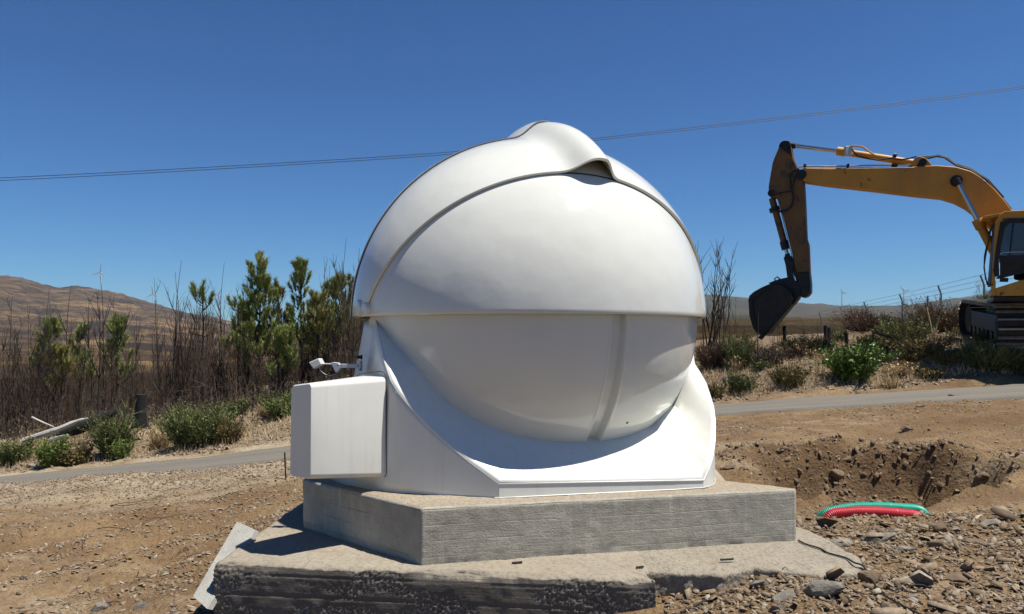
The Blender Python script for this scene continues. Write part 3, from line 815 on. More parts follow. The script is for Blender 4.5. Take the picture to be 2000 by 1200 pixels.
# ------------------------------------------------------------------ electronics box on the left wall (part of the dome)
def rounded_loft(name, near, far, rad, mat, parent, seg=6):
    """box between two rectangular quads, corners rounded in their own planes; near = outer end"""
    def ring(q, r):
        out = []
        for i in range(4):
            p = q[i]; a = (q[i-1]-p).normalized(); b = (q[(i+1)%4]-p).normalized()
            c = p+(a+b)*r
            for k_ in range(seg+1):
                t_ = k_/seg*math.pi/2; out.append(c - b*r*math.cos(t_)*1.0 - a*r*math.sin(t_) if True else p)
        return out
    q0 = ring(near, rad)
    cN = sum(near, Vector())/4; 
    ax = (sum(far, Vector())/4 - cN).normalized(); inset = [p+(cN-p).normalized()*.007 for p in near]
    rings = [ring([p-ax*.0 for p in inset], rad*.75), ring([near[i].lerp(far[i], .014) for i in range(4)], rad)]
    rings[0] = [p for p in rings[0]]
    for t_ in (.3,.65,1.0): rings.append(ring([near[i].lerp(far[i], t_) for i in range(4)], rad))
    n = len(rings[0]); v = [p for r in rings for p in r]; f = [tuple(range(n))]
    for i in range(len(rings)-1):
        for j in range(n): f.append((i*n+j, i*n+(j+1)%n, (i+1)*n+(j+1)%n, (i+1)*n+j))
    f.append(tuple((len(rings)-1)*n+j for j in range(n))[::-1])
    o = MB().add(v, f).build(name, mat, parent, smooth=False)
    o.data.polygons.foreach_set('use_smooth', [True]*len(o.data.polygons)); o.data.set_sharp_from_angle(angle=R_(33)); return o
Pn_t = at(608,748,4.597); Pn_b = at(607,937,4.60); Pw_t = at(753,737,4.925); Pw_b = at(752,933,4.93)
Pl_t = at(569,753,4.76); Pl_b = at(566,930,4.76)
shift = Vector((-.185,.165,0))
near = [Pn_t, Pn_b, Pl_b, Pl_t]
far_l = Vector((-1.05,5.125,0))
far = [Pw_t, Pw_b, Vector((far_l.x-.02,far_l.y,Pw_b.z)), Vector((far_l.x+.03,far_l.y+.02,Pw_t.z))]
rounded_loft('equipment_box', near, far, .035, M['box'], dome)
# panel groove lines on the wall behind the box
def on_wall(px, py, off=.004):
    # wall through K(-.755,4.898) and J(-1.12,5.13) leaning to the rim
    d = Vector(((px-1000)/F, 1, (HY-py)/F)); a = Vector((-.80,4.922,.70)); b = Vector((-.81,4.918,0)); c_ = Vector((-1.12,5.13,0))
    n = (b-a).cross(c_-a).normalized(); n = n if n.y < 0 else -n
    t_ = (a-Vector((0,0,1))).dot(n)/d.dot(n); return Vector((0,0,1))+d*t_+n*off
pg = [on_wall(697,741), on_wall(698,735), on_wall(704,730), on_wall(745,725.5), on_wall(751,728), on_wall(755,738), on_wall(755.5,800), on_wall(755.5,925), on_wall(752,932)]
MB().tube(pg, .0022, 5).build('panel_groove', M['seal'], dome, smooth=True)

# ------------------------------------------------------------------ sensor on its arm (bolted to the wall: a part)
yb = 5.26
arm = empty('rain_sensor', tuple(at(700,716,yb))); tag(arm, 'small white rain sensor on a grey bracket arm beside the dome wall', 'sensor')
pa = at(705,715,yb); pb = at(664,715,yb-.02)
MB().box((pa+pb)/2, ((pa-pb).length, .028, .028)).build('arm', M['bracket'], arm, bevel=.003)
MB().box(at(704,715,yb)+Vector((0,.0,0)), (.016,.07,.075)).build('wall_plate', M['bracket'], arm, bevel=.003)
hs = [at(645.5,709,yb-.03), at(650,708,yb-.03), at(659,709,yb-.03), at(664,713,yb-.03), at(664.5,718,yb-.03), at(661,725,yb-.03), at(656,729,yb-.03)]
MB().prism(hs, (0,.055,0)).build('hinge_bracket', M['bracket'], arm, bevel=.003)
MB().tube([at(648,711.5,yb), at(637,711,yb), at(627,711.5,yb)], .0045, 8).build('rod', M['white_plastic'], arm, smooth=True)
bx = [at(602.5,708.5,yb-.04), at(621.5,700,yb-.04), at(628,712,yb-.04), at(612,721,yb-.04)]
MB().prism(bx, (0.01,.07,0)).build('sensor_head', M['white_plastic'], arm, bevel=.006, seg=3)
MB().tube([at(623,716,yb), at(626,724,yb), at(634,731,yb), at(645,734,yb), at(655,731,yb)], .0022, 6).build('cable', M['bracket'], arm, smooth=True)
for q in ((700,715),(704,709),(704,721),(666,715),(660,714.5)):
    MB().lathe(at(q[0],q[1],yb-.034), (0,-1,0), [(0,.0045),(.004,.0045),(.005,0)], 10).build('bolt', M['seal'], arm, smooth=True)
kn = empty('cable_gland', tuple(at(705,697,5.34))); tag(kn, 'small black plug socket on the dome wall above the sensor arm', 'plug')
MB().lathe(at(708,698,5.38), (-1,-.2,.05), [(0,.016),(.012,.018),(.016,.010),(.026,.011),(.028,.016),(.034,.015),(.036,.004),(.06,.003)], 14).build('plug_body', M['seal'], kn, smooth=True)

# ------------------------------------------------------------------ excavator
YE = 18.3
XD = Vector((.55,1,0)).normalized()          # the machine's sideways direction; its long side lies across it
def ax(px, py, Y):
    u = (px-1000)/F; return at(px, py, (23.4+(Y-YE)*1.14)/(1+.55*u))
ex = empty('excavator', (12.6, 18.6, 1.0)); tag(ex, 'yellow tracked excavator reaching its boom left over the bank', 'excavator')
def slabpx(pts, Y, th, name, mat, parent, bevel=.02):
    return MB().prism([ax(x, y, Y) for x, y in pts], XD*th).build(name, mat, parent, bevel=bevel)
boom_pts = [(1558,345),(1560,333),(1572,327),(1622,328),(1700,326.5),(1786,325),(1830,323),(1868,326),(1896,334),(1913,344),(1928,356),(1944,371),(1959,388),(1978,412),(2000,440),(2018,470),(2024,492),(2016,504),(1998,500),(1965,470),(1932,443),(1909,424),(1886,406),(1863,394),(1836,386),(1794,382),(1698,370.5),(1614,361),(1572,355)]
boom = slabpx(boom_pts, YE, .42, 'boom', M['yellow'], ex, .025)
stick_pts = [(1530,277),(1521,288),(1515,302),(1509,317),(1505,340),(1501,364),(1501,379),(1507,385),(1516,386),(1521,396),(1533,439),(1549,504),(1557,538),(1560,548),(1582,552),(1579,478),(1575,466),(1570.5,370),(1569,350),(1560,334),(1549,309),(1545,286),(1539,277)]
stick = slabpx(stick_pts, YE+.03, .34, 'stick', M['rusty'], ex, .02)
slabpx([(1557,532),(1580.5,530),(1583,553),(1583,571),(1577,579),(1568,582),(1559,577),(1556,566)], YE+.0, .40, 'stick_tip', M['grease'], stick, .03)
slabpx([(1520,287),(1524,278),(1531,274.5),(1538,275),(1544,280),(1547,304)], YE+.01, .38, 'stick_head', M['grease'], stick, .02)
# side plates edge trims on the boom
MB().tube([ax(x,y,YE-.012) for x,y in ((1575,330),(1622,331),(1700,329.5),(1786,328))], .012, 6).build('grease_line', M['steel'], boom, smooth=True)
MB().tube([ax(x,y,YE+.05) for x,y in ((1560,326),(1600,324.5),(1622,325.5),(1700,323.5),(1786,322))], .018, 6).build('hydraulic_pipe', M['steel'], boom, smooth=True)
for x,y in ((1572,325),(1656,325),(1744,324),(1750,324),(1793,325)):
    MB().box(ax(x,y-1,YE+.05), (.05,.08,.09)).build('pipe_clamp', M['grease'], boom, bevel=.01)
def pin(px, py, r, Y, w_, par, name='pin', mat='grease'):
    MB().lathe(ax(px,py,Y-.03), XD*1, [(0,r*.6),(.012,r*.62),(.014,r),(w_,r),(w_+.002,r*.62),(w_+.015,r*.6)], 20).build(name, M[mat], par, smooth=True)
pin(1564,341,.13,YE-.02,.52, stick); pin(1536,282,.09,YE-.03,.5,stick); pin(1506,377,.09,YE,.45,stick); pin(1572,570,.10,YE-.04,.5,stick); pin(1868,353,.13,YE-.06,.6,boom,'pin')
# arm cylinder
def cyl(p0, p1, p2, rr, rb, name, par, mat='yellow'):
    c_ = MB().tube([p1, p2], rb, 18).build(name, M[mat], par, smooth=True)
    MB().tube([p0, p1.lerp(p2, .05)], rr, 14).build('rod', M['chrome'], c_, smooth=True)
    d = (p2-p1).normalized(); MB().tube([p1-d*.06, p1+d*.16], rb*1.28, 16).build('gland', M['grease'] if mat!='yellow' else M['yellow'], c_, smooth=True)
    MB().tube([p0-d*.05, p0+d*.12], rr*1.5, 14).build('rod_eye', M['grease'], c_, smooth=True)
    return c_
Yc = YE+.2
c1 = cyl(ax(1545,284,Yc), ax(1640,296,Yc), ax(1800,321,Yc), .05, .085, 'arm_cylinder', ex)
MB().tube([ax(1744,306,Yc), ax(1751,307,Yc)], .10, 16).build('band', M['grease'], c1, smooth=True)
MB().box(ax(1657,295,Yc-.1), (.19,.12,.22)).build('valve_block', M['bracket'], c1, bevel=.015)
slabpx([(1775,325),(1786,310),(1795,305),(1809,309),(1817,318),(1822,325)], Yc-.17, .34, 'cylinder_bracket', M['yellow'], c1, .015)
pin(1802,317,.085,Yc-.2,.42,c1)
MB().tube([ax(x,y,Yc-.14) for x,y in ((1660,286),(1672,285),(1685,287),(1697,296),(1708,303))], .022, 8).build('pipe', M['yellow'], c1, smooth=True)
MB().tube([ax(x,y,Yc-.16) for x,y in ((1664,292),(1674,305),(1700,311),(1715,313),(1740,309),(1760,312),(1775,310),(1790,306))], .018, 8).build('hose', M['black'], c1, smooth=True)
MB().tube([ax(x,y,YE+.08) for x,y in ((1795,308),(1815,309),(1830,305.5),(1845,308),(1857,316),(1870,325),(1893,331),(1925,350),(1955,385),(1975,409))], .024, 8).build('hose', M['black'], boom, smooth=True)
MB().tube([ax(x,y,YE+.24) for x,y in ((1795,307),(1815,307),(1834,304),(1851,309),(1864,320),(1896,330),(1930,352),(1960,386))], .024, 8).build('hose', M['black'], boom, smooth=True)
MB().tube([ax(x,y,YE-.03) for x,y in ((1561,330),(1549,334),(1543,345),(1545,365),(1550,385),(1547,402),(1537,411),(1522,414))], .026, 8).build('hose', M['black'], stick, smooth=True)
MB().tube([ax(x,y,YE-.02) for x,y in ((1562,334),(1553,345),(1550,360),(1545,373),(1530,376),(1515,379))], .016, 8).build('hose', M['black'], stick, smooth=True)
# bucket cylinder and linkage
c2 = cyl(ax(1540,505,Yc), ax(1534,483,Yc), ax(1508,388,Yc), .045, .085, 'bucket_cylinder', ex, 'rusty')
MB().tube([ax(1513,406,Yc), ax(1515,413,Yc)], .15, 12).build('band', M['grease'], c2, smooth=True)
MB().tube([ax(1520,393,YE-.02), ax(1548,505,YE-.02)], .012, 6).build('steel_line', M['chrome'], c2, smooth=True)
lk = slabpx([(1530,504),(1536,499),(1543,500),(1550,515),(1548,540),(1553,556),(1545,560),(1537,540),(1534,518)], YE+.02, .34, 'link', M['grease'], ex, .02)
pin(1538,504,.085,YE,.4,lk)
slabpx([(1540,502),(1547,499),(1557,520),(1566,560),(1560,563),(1552,540)], YE+.06, .05, 'link_arm', M['grease'], lk, .01)
# bucket: curved shell with side plates, lip, teeth and ears
bk = slabpx([(1461,586),(1463,578),(1472,570),(1488,561),(1507,553),(1526,556),(1545,570),(1549,582),(1541,594),(1530,608),(1516,625),(1503,641),(1497,650),(1487,654),(1476,650),(1470,640),(1463,616)], YE-.28, .95, 'bucket', M['bucket'], ex, .03)
slabpx([(1500,553),(1519,546),(1541,541),(1556,550),(1566,566),(1559,583),(1549,596),(1540,594),(1546,581),(1538,570),(1522,562)], YE-.02, .40, 'bucket_ear', M['grease'], bk, .02)
slabpx([(1466,586),(1500,556),(1502,559),(1470,589),(1472,612),(1482,645),(1478,648),(1467,616)], YE-.32, .03, 'wear_strip', M['trackdark'], bk, .008)
slabpx([(1540,592),(1546,597),(1500,648),(1494,650)], YE-.32, .05, 'side_cutter', M['trackdark'], bk, .008)
MB().tube([ax(1515,552,YE+.1), ax(1513,545,YE+.1), ax(1518,541,YE+.1), ax(1523,545,YE+.1), ax(1523,551,YE+.1)], .018, 8).build('lifting_eye', M['grease'], bk, smooth=True)
for i in range(5):
    y0 = YE-.22+i*.21
    MB().prism([ax(1497,640,y0), ax(1505,644,y0), ax(1487,664,y0), ax(1480,660,y0)], XD*.09).build('tooth', M['trackdark'], bk, bevel=.008)
# boom cylinders (one each side)
for oy in (-.22, .52):
    c3 = cyl(ax(1868,353,YE+oy), ax(1911,434,YE+oy), ax(1948,505,YE+oy), .055, .095, 'boom_cylinder', ex)
# cab
cab = empty('cab', tuple(ax(1990,500,17.3))); cab.parent = ex; cab.matrix_parent_inverse = Matrix.Translation(ex.location).inverted()
YC0 = 17.15
def cabpt(x, y, Y=YC0): return ax(x, y, Y)
side = [(1936,578),(1936,560),(1944,432),(1953,418),(1962,412.5),(2060,408),(2078,416),(2084,440),(2084,578)]
# frame with window openings: build as bars so the glass shows through
fr = MB()
def bar(pts, th=.09, Y=YC0): fr.prism([ax(x,y,Y) for x,y in pts], XD*th)
for Yf in (YC0, YC0+1.02):
    bar([(1936,578),(1936,558),(1944,432),(1953,418),(1960,424),(1950,478),(1943,540),(1945,552),(1945,578)], .09, Yf)
    bar([(1945,578),(1945,563),(2084,520),(2084,578)], .09, Yf)
    bar([(1953,418),(1962,412.5),(2060,408),(2078,416),(2078,424),(1960,427)], .09, Yf)
    bar([(2068,424),(2084,440),(2084,520),(2068,525)], .09, Yf)
fr.prism([ax(1953,418,YC0+.088), ax(1962,412.5,YC0+.088), ax(2060,408,YC0+.088), ax(2078,416,YC0+.088), ax(2070,420,YC0+.088), ax(1962,421,YC0+.088)], XD*.94)
fr.prism([ax(1936,578,YC0+.088), ax(1936,564,YC0+.088), ax(2084,560,YC0+.088), ax(2084,578,YC0+.088)], XD*.94)
fr.build('frame', M['yellow'], cab, bevel=.018)
door = MB()
def dbar(pts, th=.05): door.prism([ax(x,y,YC0-.035) for x,y in pts], XD*th)
dbar([(1954,434),(1968,426),(2075,424),(2075,434),(1971,436),(1962,446)])
dbar([(1954,434),(1962,446),(1951,505),(1952,538),(1944,542),(1940,530),(1946,480)])
dbar([(1944,544),(1952,538),(2075,508),(2075,516),(1950,545)])
dbar([(1951,500),(2075,496),(2075,510),(1952,514)])
door.build('door_frame', M['black'], cab, bevel=.008)
MB().prism([ax(x,y,YC0-.02) for x,y in ((1953,513),(2075,509),(2075,513),(1953,541))], XD*.02).build('lower_panel', M['trackdark'], cab)
MB().prism([ax(x,y,YC0-.012) for x,y in ((1962,446),(1971,436),(2072,434),(2072,497),(1952,501))], XD*.012).build('window', M['glass'], cab)
MB().prism([ax(x,y,YC0+1.1) for x,y in ((1955,444),(1964,430),(2072,430),(2072,500),(1948,502))], XD*.012).build('window', M['glass'], cab)
MB().tube([ax(1979,437,YC0-.02), ax(1972,500,YC0-.02)], .014, 6).build('window_divider', M['black'], cab)
MB().box(ax(1961,547,YC0-.02), (.17,.05,.09)).build('handle', M['black'], cab, bevel=.015)
MB().tube([ax(x,y,YC0-.03) for x,y in ((1953,497),(1960,493.5),(1985,492.5),(2010,492.5))], .010, 6).build('handrail', M['bracket'], cab, smooth=True)
slabpx([(1918,426.5),(1922,422.5),(1955,416),(1957,419),(1950,424),(1921,427.5)], YC0+.15, .9, 'sun_visor', M['yellow'], cab, .008)
MB().tube([ax(x,y,YC0-.05) for x,y in ((1941,436),(1935,450),(1925,500),(1922,520),(1925,545),(1931,556),(1940,556))], .014, 6).build('grab_rail', M['black'], cab, smooth=True)
MB().tube([ax(x,y,YC0+.9) for x,y in ((1941,436),(1933,452),(1923,500),(1922,525),(1928,556),(1940,560))], .014, 6).build('grab_rail', M['black'], cab, smooth=True)
MB().prism([ax(x,y,YC0+.09) for x,y in ((1944,432),(1949,436),(1941,556),(1934,556))], XD*.93).build('windscreen', M['black'], cab)
seat = MB().box(ax(2015,540,YC0+.5), (.5,.5,.14)); seat.box(ax(2036,510,YC0+.5), (.14,.48,.75)); seat.build('seat', M['black'], cab, bevel=.05)
MB().tube([ax(1958,540,YC0+.5), ax(1964,508,YC0+.5), ax(1972,496,YC0+.5)], .022, 8).build('control_lever', M['black'], cab, smooth=True)
# house, engine cover, counterweight (runs out of frame)
MB().prism([ax(1940,588,YC0+.1), ax(1940,579,YC0+.1), ax(2330,579,YC0+.1), ax(2330,588,YC0+.1)], XD*2.6).build('turntable_deck', M['grease'], ex, bevel=.01)
MB().prism([ax(x,y,YC0+1.4) for x,y in ((2000,578),(2000,500),(2090,470),(2240,470),(2240,578))], XD*1.3).build('engine_cover', M['yellow'], ex, bevel=.04)
MB().prism([ax(x,y,YC0+.1) for x,y in ((2092,578),(2092,478),(2240,476),(2240,578))], XD*1.25).build('side_cover', M['yellow'], ex, bevel=.04)
MB().prism([ax(x,y,YC0+.1) for x,y in ((2242,582),(2242,468),(2300,470),(2325,490),(2325,575))], XD*2.6).build('counterweight', M['grease'], ex, bevel=.08)
# tracks (seen end-on, running back from the camera)
def track(ox, oy):
    tr = empty('track', (11.1+ox, 18.0+oy, .98)); tr.parent = ex; tr.matrix_parent_inverse = Matrix.Translation(ex.location).inverted()
    a = Vector((10.93+ox, 16.5+oy, .80)); d = Vector((.323, .946, .085)).normalized(); s = Vector((.946,-.323,0)); L = 3.7; H = .84; r = H/2
    W = .60
    def loop(t_):    # perimeter param -> (along, up, tangent angle)
        st = L-2*r; per = 2*st+2*math.pi*r; q = (t_%1)*per
        if q < st: return r+q, H, 0
        q -= st
        if q < math.pi*r: an = q/r; return L-r+math.sin(an)*r, r+math.cos(an)*r, -an
        q -= math.pi*r
        if q < st: return L-r-q, 0, math.pi
        q -= st; an = q/r; return r-math.sin(an)*r, r-math.cos(an)*r, math.pi-an
    sh = MB(); gr = MB(); n = 46
    for i in range(n):
        u, h, an = loop(i/n); c_ = a + d*u + Vector((0,0,h-.0))
        tdir = d*math.cos(an)+Vector((0,0,math.sin(an))); nd = s.cross(tdir)*1.0
        nd = -d*math.sin(an)+Vector((0,0,math.cos(an)))
        m = Matrix((s, tdir, nd)).transposed()
        sh.box(c_ + s*0, (W, .175, .035), m)
        gr.box(c_ + nd*.045 + tdir*.05, (W, .035, .07), m)
    sh.build('shoes', M['trackdark'], tr, bevel=.006)
    gr.build('grousers', M['steel'], tr)
    fr_ = MB(); pts = [a + d*u + Vector((0,0,h)) - s*.17 for u,h in ((.42,.14),(L-.42,.14),(L-.30,.43),(L-.5,.66),(.5,.66),(.28,.43))]
    fr_.prism(pts, s*.34); fr_.build('track_frame', M['grease'], tr, bevel=.03)
    for uu in (r, L-r):
        MB().lathe(a+d*uu+Vector((0,0,r))-s*.2, s, [(0,.15),(.03,.36),(.37,.36),(.40,.15)], 28).build('idler' if uu == r else 'sprocket', M['trackdark'], tr, smooth=True)
    for q in range(7):
        MB().lathe(a+d*(.62+q*.39)+Vector((0,0,.17))-s*.2, s, [(0,.1),(.4,.1)], 14).build('roller', M['grease'], tr, smooth=True)
track(0, 0); track(2.27, -.78)
MB().box((12.75,18.0,1.45), (1.7,1.9,.45)).build('undercarriage', M['grease'], ex, bevel=.05)

# ------------------------------------------------------------------ power lines, turbines, fence
def catmull(P, n=12):
    P = [P[0]*2-P[1]] + P + [P[-1]*2-P[-2]]; out = []
    for i in range(1, len(P)-2):
        for j in range(n):
            t = j/n; out.append(.5*((2*P[i])+(-P[i-1]+P[i+1])*t+(2*P[i-1]-5*P[i]+4*P[i+1]-P[i+2])*t*t+(-P[i-1]+3*P[i]-3*P[i+1]+P[i+2])*t**3))
    return out+[P[-2]]
for k_, (dl, lab) in enumerate((((-2.6,-2.4,-2.2,-2.0,-2,-2), 'upper of the two thin overhead power lines crossing the sky'), ((2.6,2.2,2.2,2,2,2), 'lower of the two thin overhead power lines crossing the sky'))):
    pts = [(-700,381),(0,350.5),(440,327.5),(880,299.5),(1180,270.5),(1600,222),(2000,171),(2700,75)]
    dd_ = [dl[0]*1.3,dl[0],dl[1],dl[2],dl[3],dl[4],dl[5]-.2,dl[5]]
    P = [at(x, y+q, 42+k_*1.0) for (x,y),q in zip(pts, dd_)]
    o = MB().tube(catmull(P), .0165, 5).build('power_line', M['wire'], None, smooth=True); tag(o, lab, 'power line', 'overhead power lines')

def turbine(px, hub_y, base_y, Y, blade_angles, label, yaw=0, bl=1.0):
    root = empty('wind_turbine', tuple(at(px, base_y, Y))); tag(root, label, 'wind turbine', 'wind turbines on the hills')
    hub = at(px, hub_y, Y); bs = at(px, base_y+8, Y); s = Y/F
    MB().tube([bs, hub], [1.15*s, .75*s], 10).build('tower', M['blade'], root, smooth=True)
    MB().box(hub+Vector((0,0,.6*s)), (1.6*s,4*s,1.8*s)).build('nacelle', M['blade'], root, bevel=.3*s)
    for a, L in blade_angles:
        d = Vector((math.cos(R_(a)), -.05, math.sin(R_(a)))); n_ = Vector((-d.z,0,d.x)); h0 = hub-Vector((0,3*s,0))
        w0 = 1.4*s
        pts = [h0-n_*w0*.4, h0+d*L*s*.2-n_*w0, h0+d*L*s, h0+d*L*s*.2+n_*w0*.8, h0+n_*w0*.4]
        MB().prism(pts, (0,.5*s,0)).build('blade', M['blade'], root)
turbine(197.5, 533, 567, 3380, [(83,22),(197,21),(318,16)], 'white wind turbine nearest the crest of the left hill, largest of all')
turbine(299.5, 574, 594, 3400, [(95,20),(215,17),(325,14)], 'white wind turbine lower on the left hill slope, right of the largest one')
turbine(427, 577, 628, 5000, [(60,16),(180,13),(300,12)], 'faint distant wind turbine behind the pine tops left of the dome')
turbine(1644.5, 573, 600, 5150, [(118,10),(2,10),(240,8)], 'distant wind turbine right of the excavator bucket, leftmost of the right pair')
turbine(1765, 569, 600, 5150, [(137,15),(12,16),(260,10)], 'distant wind turbine behind the mesh fence, right of the right pair', )

fence = empty('wire_fence', tuple(at(1757,640,53))); tag(fence, 'tall wire fence with cranked posts climbing the slope behind the bushes', 'fence')
fp = [(1600,611,70),(1687,590,60),(1757,575,53),(1832,558,46.5),(1915,538,40.5),(2010,512,35)]
tops = []
for x,y,Y in fp:
    t = at(x, y, Y); kx = at(x+6*40/Y*1.2, y+17*46/Y, Y); bs = Vector((kx.x, kx.y, kx.z-3.0))
    MB().tube([t, kx, bs], .05, 6).build('post', M['greymetal'], fence, smooth=False); tops.append((t, kx, bs))
for fz_ in (0.0, .5, 1.0):
    MB().tube([a.lerp(b, fz_) for a,b,_ in tops], .010, 4).build('wire', M['greymetal'], fence)
for fz_ in (.15, .3, .45, .6, .8):
    MB().tube([b.lerp(c_, fz_) for _,b,c_ in tops], .006, 4).build('wire', M['greymetal'], fence)
p = at(1812,578,60); MB().tube([p, p-Vector((0,0,3.2))], .06, 6).build('post', M['greymetal'], fence)

# ------------------------------------------------------------------ stones and gravel
def gz(X, Y): return float(ground_z(np.array([X]), np.array([Y]))[0])
def stone_templates(n=24, k=5, flat=.28):
    T = []
    for _ in range(n):
        kk = k; an = np.sort((np.arange(kk)+rng.uniform(-.32,.32,kk))/kk*2*np.pi); r = rng.uniform(.45,1.2,kk); asp = rng.uniform(.28,.7)
        b = np.stack([np.cos(an)*r, np.sin(an)*r*asp, np.full(kk,-flat)+rng.uniform(-.05,.05,kk)], 1)
        tsc = rng.uniform(.84,1.0,kk)[:,None]; t = b*tsc; sl_ = rng.uniform(-.5,.5,2); t[:,2] = flat*(1+(t[:,:2]@sl_))
        T.append(np.concatenate([b,t]))
    i = np.arange(k); q = np.stack([i,(i+1)%k,(i+1)%k+k,i+k],1); top = (np.arange(k)+k)[None,:]
    return T, q, top
def rotm(az, tx, ty):
    ca, sa = np.cos(az), np.sin(az); n = len(az)
    Rz = np.zeros((n,3,3)); Rz[:,0,0]=ca; Rz[:,0,1]=-sa; Rz[:,1,0]=sa; Rz[:,1,1]=ca; Rz[:,2,2]=1
    cx, sx = np.cos(tx), np.sin(tx); Rx = np.zeros((n,3,3)); Rx[:,0,0]=1; Rx[:,1,1]=cx; Rx[:,1,2]=-sx; Rx[:,2,1]=sx; Rx[:,2,2]=cx
    cy, sy = np.cos(ty), np.sin(ty); Ry = np.zeros((n,3,3)); Ry[:,1,1]=1; Ry[:,0,0]=cy; Ry[:,0,2]=sy; Ry[:,2,0]=-sy; Ry[:,2,2]=cy
    return Rz@Rx@Ry
def scatter_stones(name, X, Y, S, label, tilt=.35, flat=.28, mat='stone', sink=.15):
    T, q, top = stone_templates(flat=flat); k = 5; n = len(X); ti = rng.integers(0, len(T), n)
    Rm = rotm(rng.uniform(0,6.28,n), rng.normal(0,tilt,n), rng.normal(0,tilt,n))
    base = np.stack([T[i] for i in ti])*S[:,None,None]
    V = np.einsum('nij,nkj->nki', Rm, base); Z = ground_z(X, Y)+S*sink
    V += np.stack([X,Y,Z],1)[:,None,:]
    off = (np.arange(n)*2*k)[:,None,None]
    me = mesh_arrays(name, V.reshape(-1,3), [(q[None]+off).reshape(-1,4), (top[None]+off).reshape(-1,k)])
    o = link_mesh(name, me, M[mat], None, smooth=False); tag(o, label, 'gravel', kind='stuff'); return o
def in_concrete(X, Y):
    def inp(poly):
        r = np.zeros(X.shape, bool); n = len(poly)
        for i in range(n):
            x0,y0 = poly[i]; x1,y1 = poly[(i+1)%n]
            c = ((y0 > Y) != (y1 > Y)) & (X < (x1-x0)*(Y-y0)/(y1-y0+1e-12)+x0); r ^= c
        return r
    return inp(foot_poly)|inp(wing_poly)|inp([(-1.85,4.45),(-1.6,4.45),(-1.6,8.2),(-1.9,8.2)])
def cloud(n, x0, x1, y0, y1, dens, smin, smax, pw=2.2):
    X = rng.uniform(x0,x1,n); Y = rng.uniform(y0,y1,n); keep = rng.uniform(0,1,n) < dens(X,Y)
    keep &= ~in_concrete(X,Y); X, Y = X[keep], Y[keep]; S = smin+(smax-smin)*rng.uniform(0,1,len(X))**pw; return X, Y, S
# left field: pale chips in bands along the road and the ruts
dl = lambda X,Y: np.clip(.16+1.1*smoothstep(.0,.5,np.cos((rutU(X,Y)-3.85)*2*math.pi/1.13)*.55+fbm(X*1.1,Y*1.1,s=60,o=4)) + .9*smoothstep(9.3,11.2,Y+.15*X), 0, 1)
X,Y,S = cloud(120000, -11,-1.2, 2.8,12.85, dl, .006,.036, 2.4); scatter_stones('gravel', X,Y,S,'pale slate gravel strewn over the dirt left of the concrete', .35, .13)
# right field
dr = lambda X,Y: np.clip(.12+.9*smoothstep(-.05,.30,fbm(X*.7,Y*.9,s=61,o=4)) + .9*(1-smoothstep(5.4,6.6,Y)), 0, 1)
X,Y,S = cloud(62000, .85,11, 2.6,12.85, dr, .005,.034, 3.2); scatter_stones('gravel', X,Y,S,'slate chips strewn over the dirt right of the dome', .35, .13)
# heaped slabs of schist lower right
X,Y,S = cloud(3000, .9,5.2, 2.7,6.6, lambda X,Y: np.clip(1.1-np.abs(Y-4.6)*.4,.10,1), .010,.052, 2.8); scatter_stones('rubble', X,Y,S,'broken schist rubble in front of the pit at lower right', .38, .08, 'stone', .45)
X,Y,S = cloud(24000, .82,6.0, 2.7,6.3, lambda X,Y: np.clip(1.2-np.abs(Y-4.4)*.35,.15,1), .006,.034, 2.0); scatter_stones('rubble', X,Y,S,'fine broken slate filling the gaps of the rubble heap', .42, .09, 'stone', .4)
X,Y,S = cloud(420, .95,5.4, 2.7,6.2, lambda X,Y: np.clip(1.2-np.abs(Y-4.3)*.4,.1,1), .04,.095, 2.0); scatter_stones('rubble', X,Y,S,'large flat slate shards lying on the rubble heap', .45, .13, 'stone', .45)
X,Y,S = cloud(1500, 2.3,5.4, 7.7,9.2, lambda X,Y: np.clip(1.1-np.abs(Y-8.5-.08*(X-3.5))*1.2,0,1), .008,.060, 3.2); scatter_stones('clods', X,Y,S,'dark earth clods and stones in the cut face of the pit', .6, .45, 'rockbrown', .2)
# bank beyond the road
X,Y,S = cloud(42000, -14,16, 16.3,22, lambda X,Y: np.clip(.35+smoothstep(-.1,.3,fbm(X*.5,Y*.8,s=62)),0,1), .015,.075, 2.6); scatter_stones('gravel', X,Y,S,'loose stones on the bank beyond the road', .5)
# dark verge gravel along the road's near edge
X,Y,S = cloud(7000, -11,-3.5, 12.1,13.05, lambda X,Y: np.clip(1.3-np.abs(Y-12.75)*1.5,.0,1), .008,.030, 2); scatter_stones('verge_gravel', X,Y,S,'dark grey chippings along the near edge of the road at left', .5, .4, 'rockgrey')

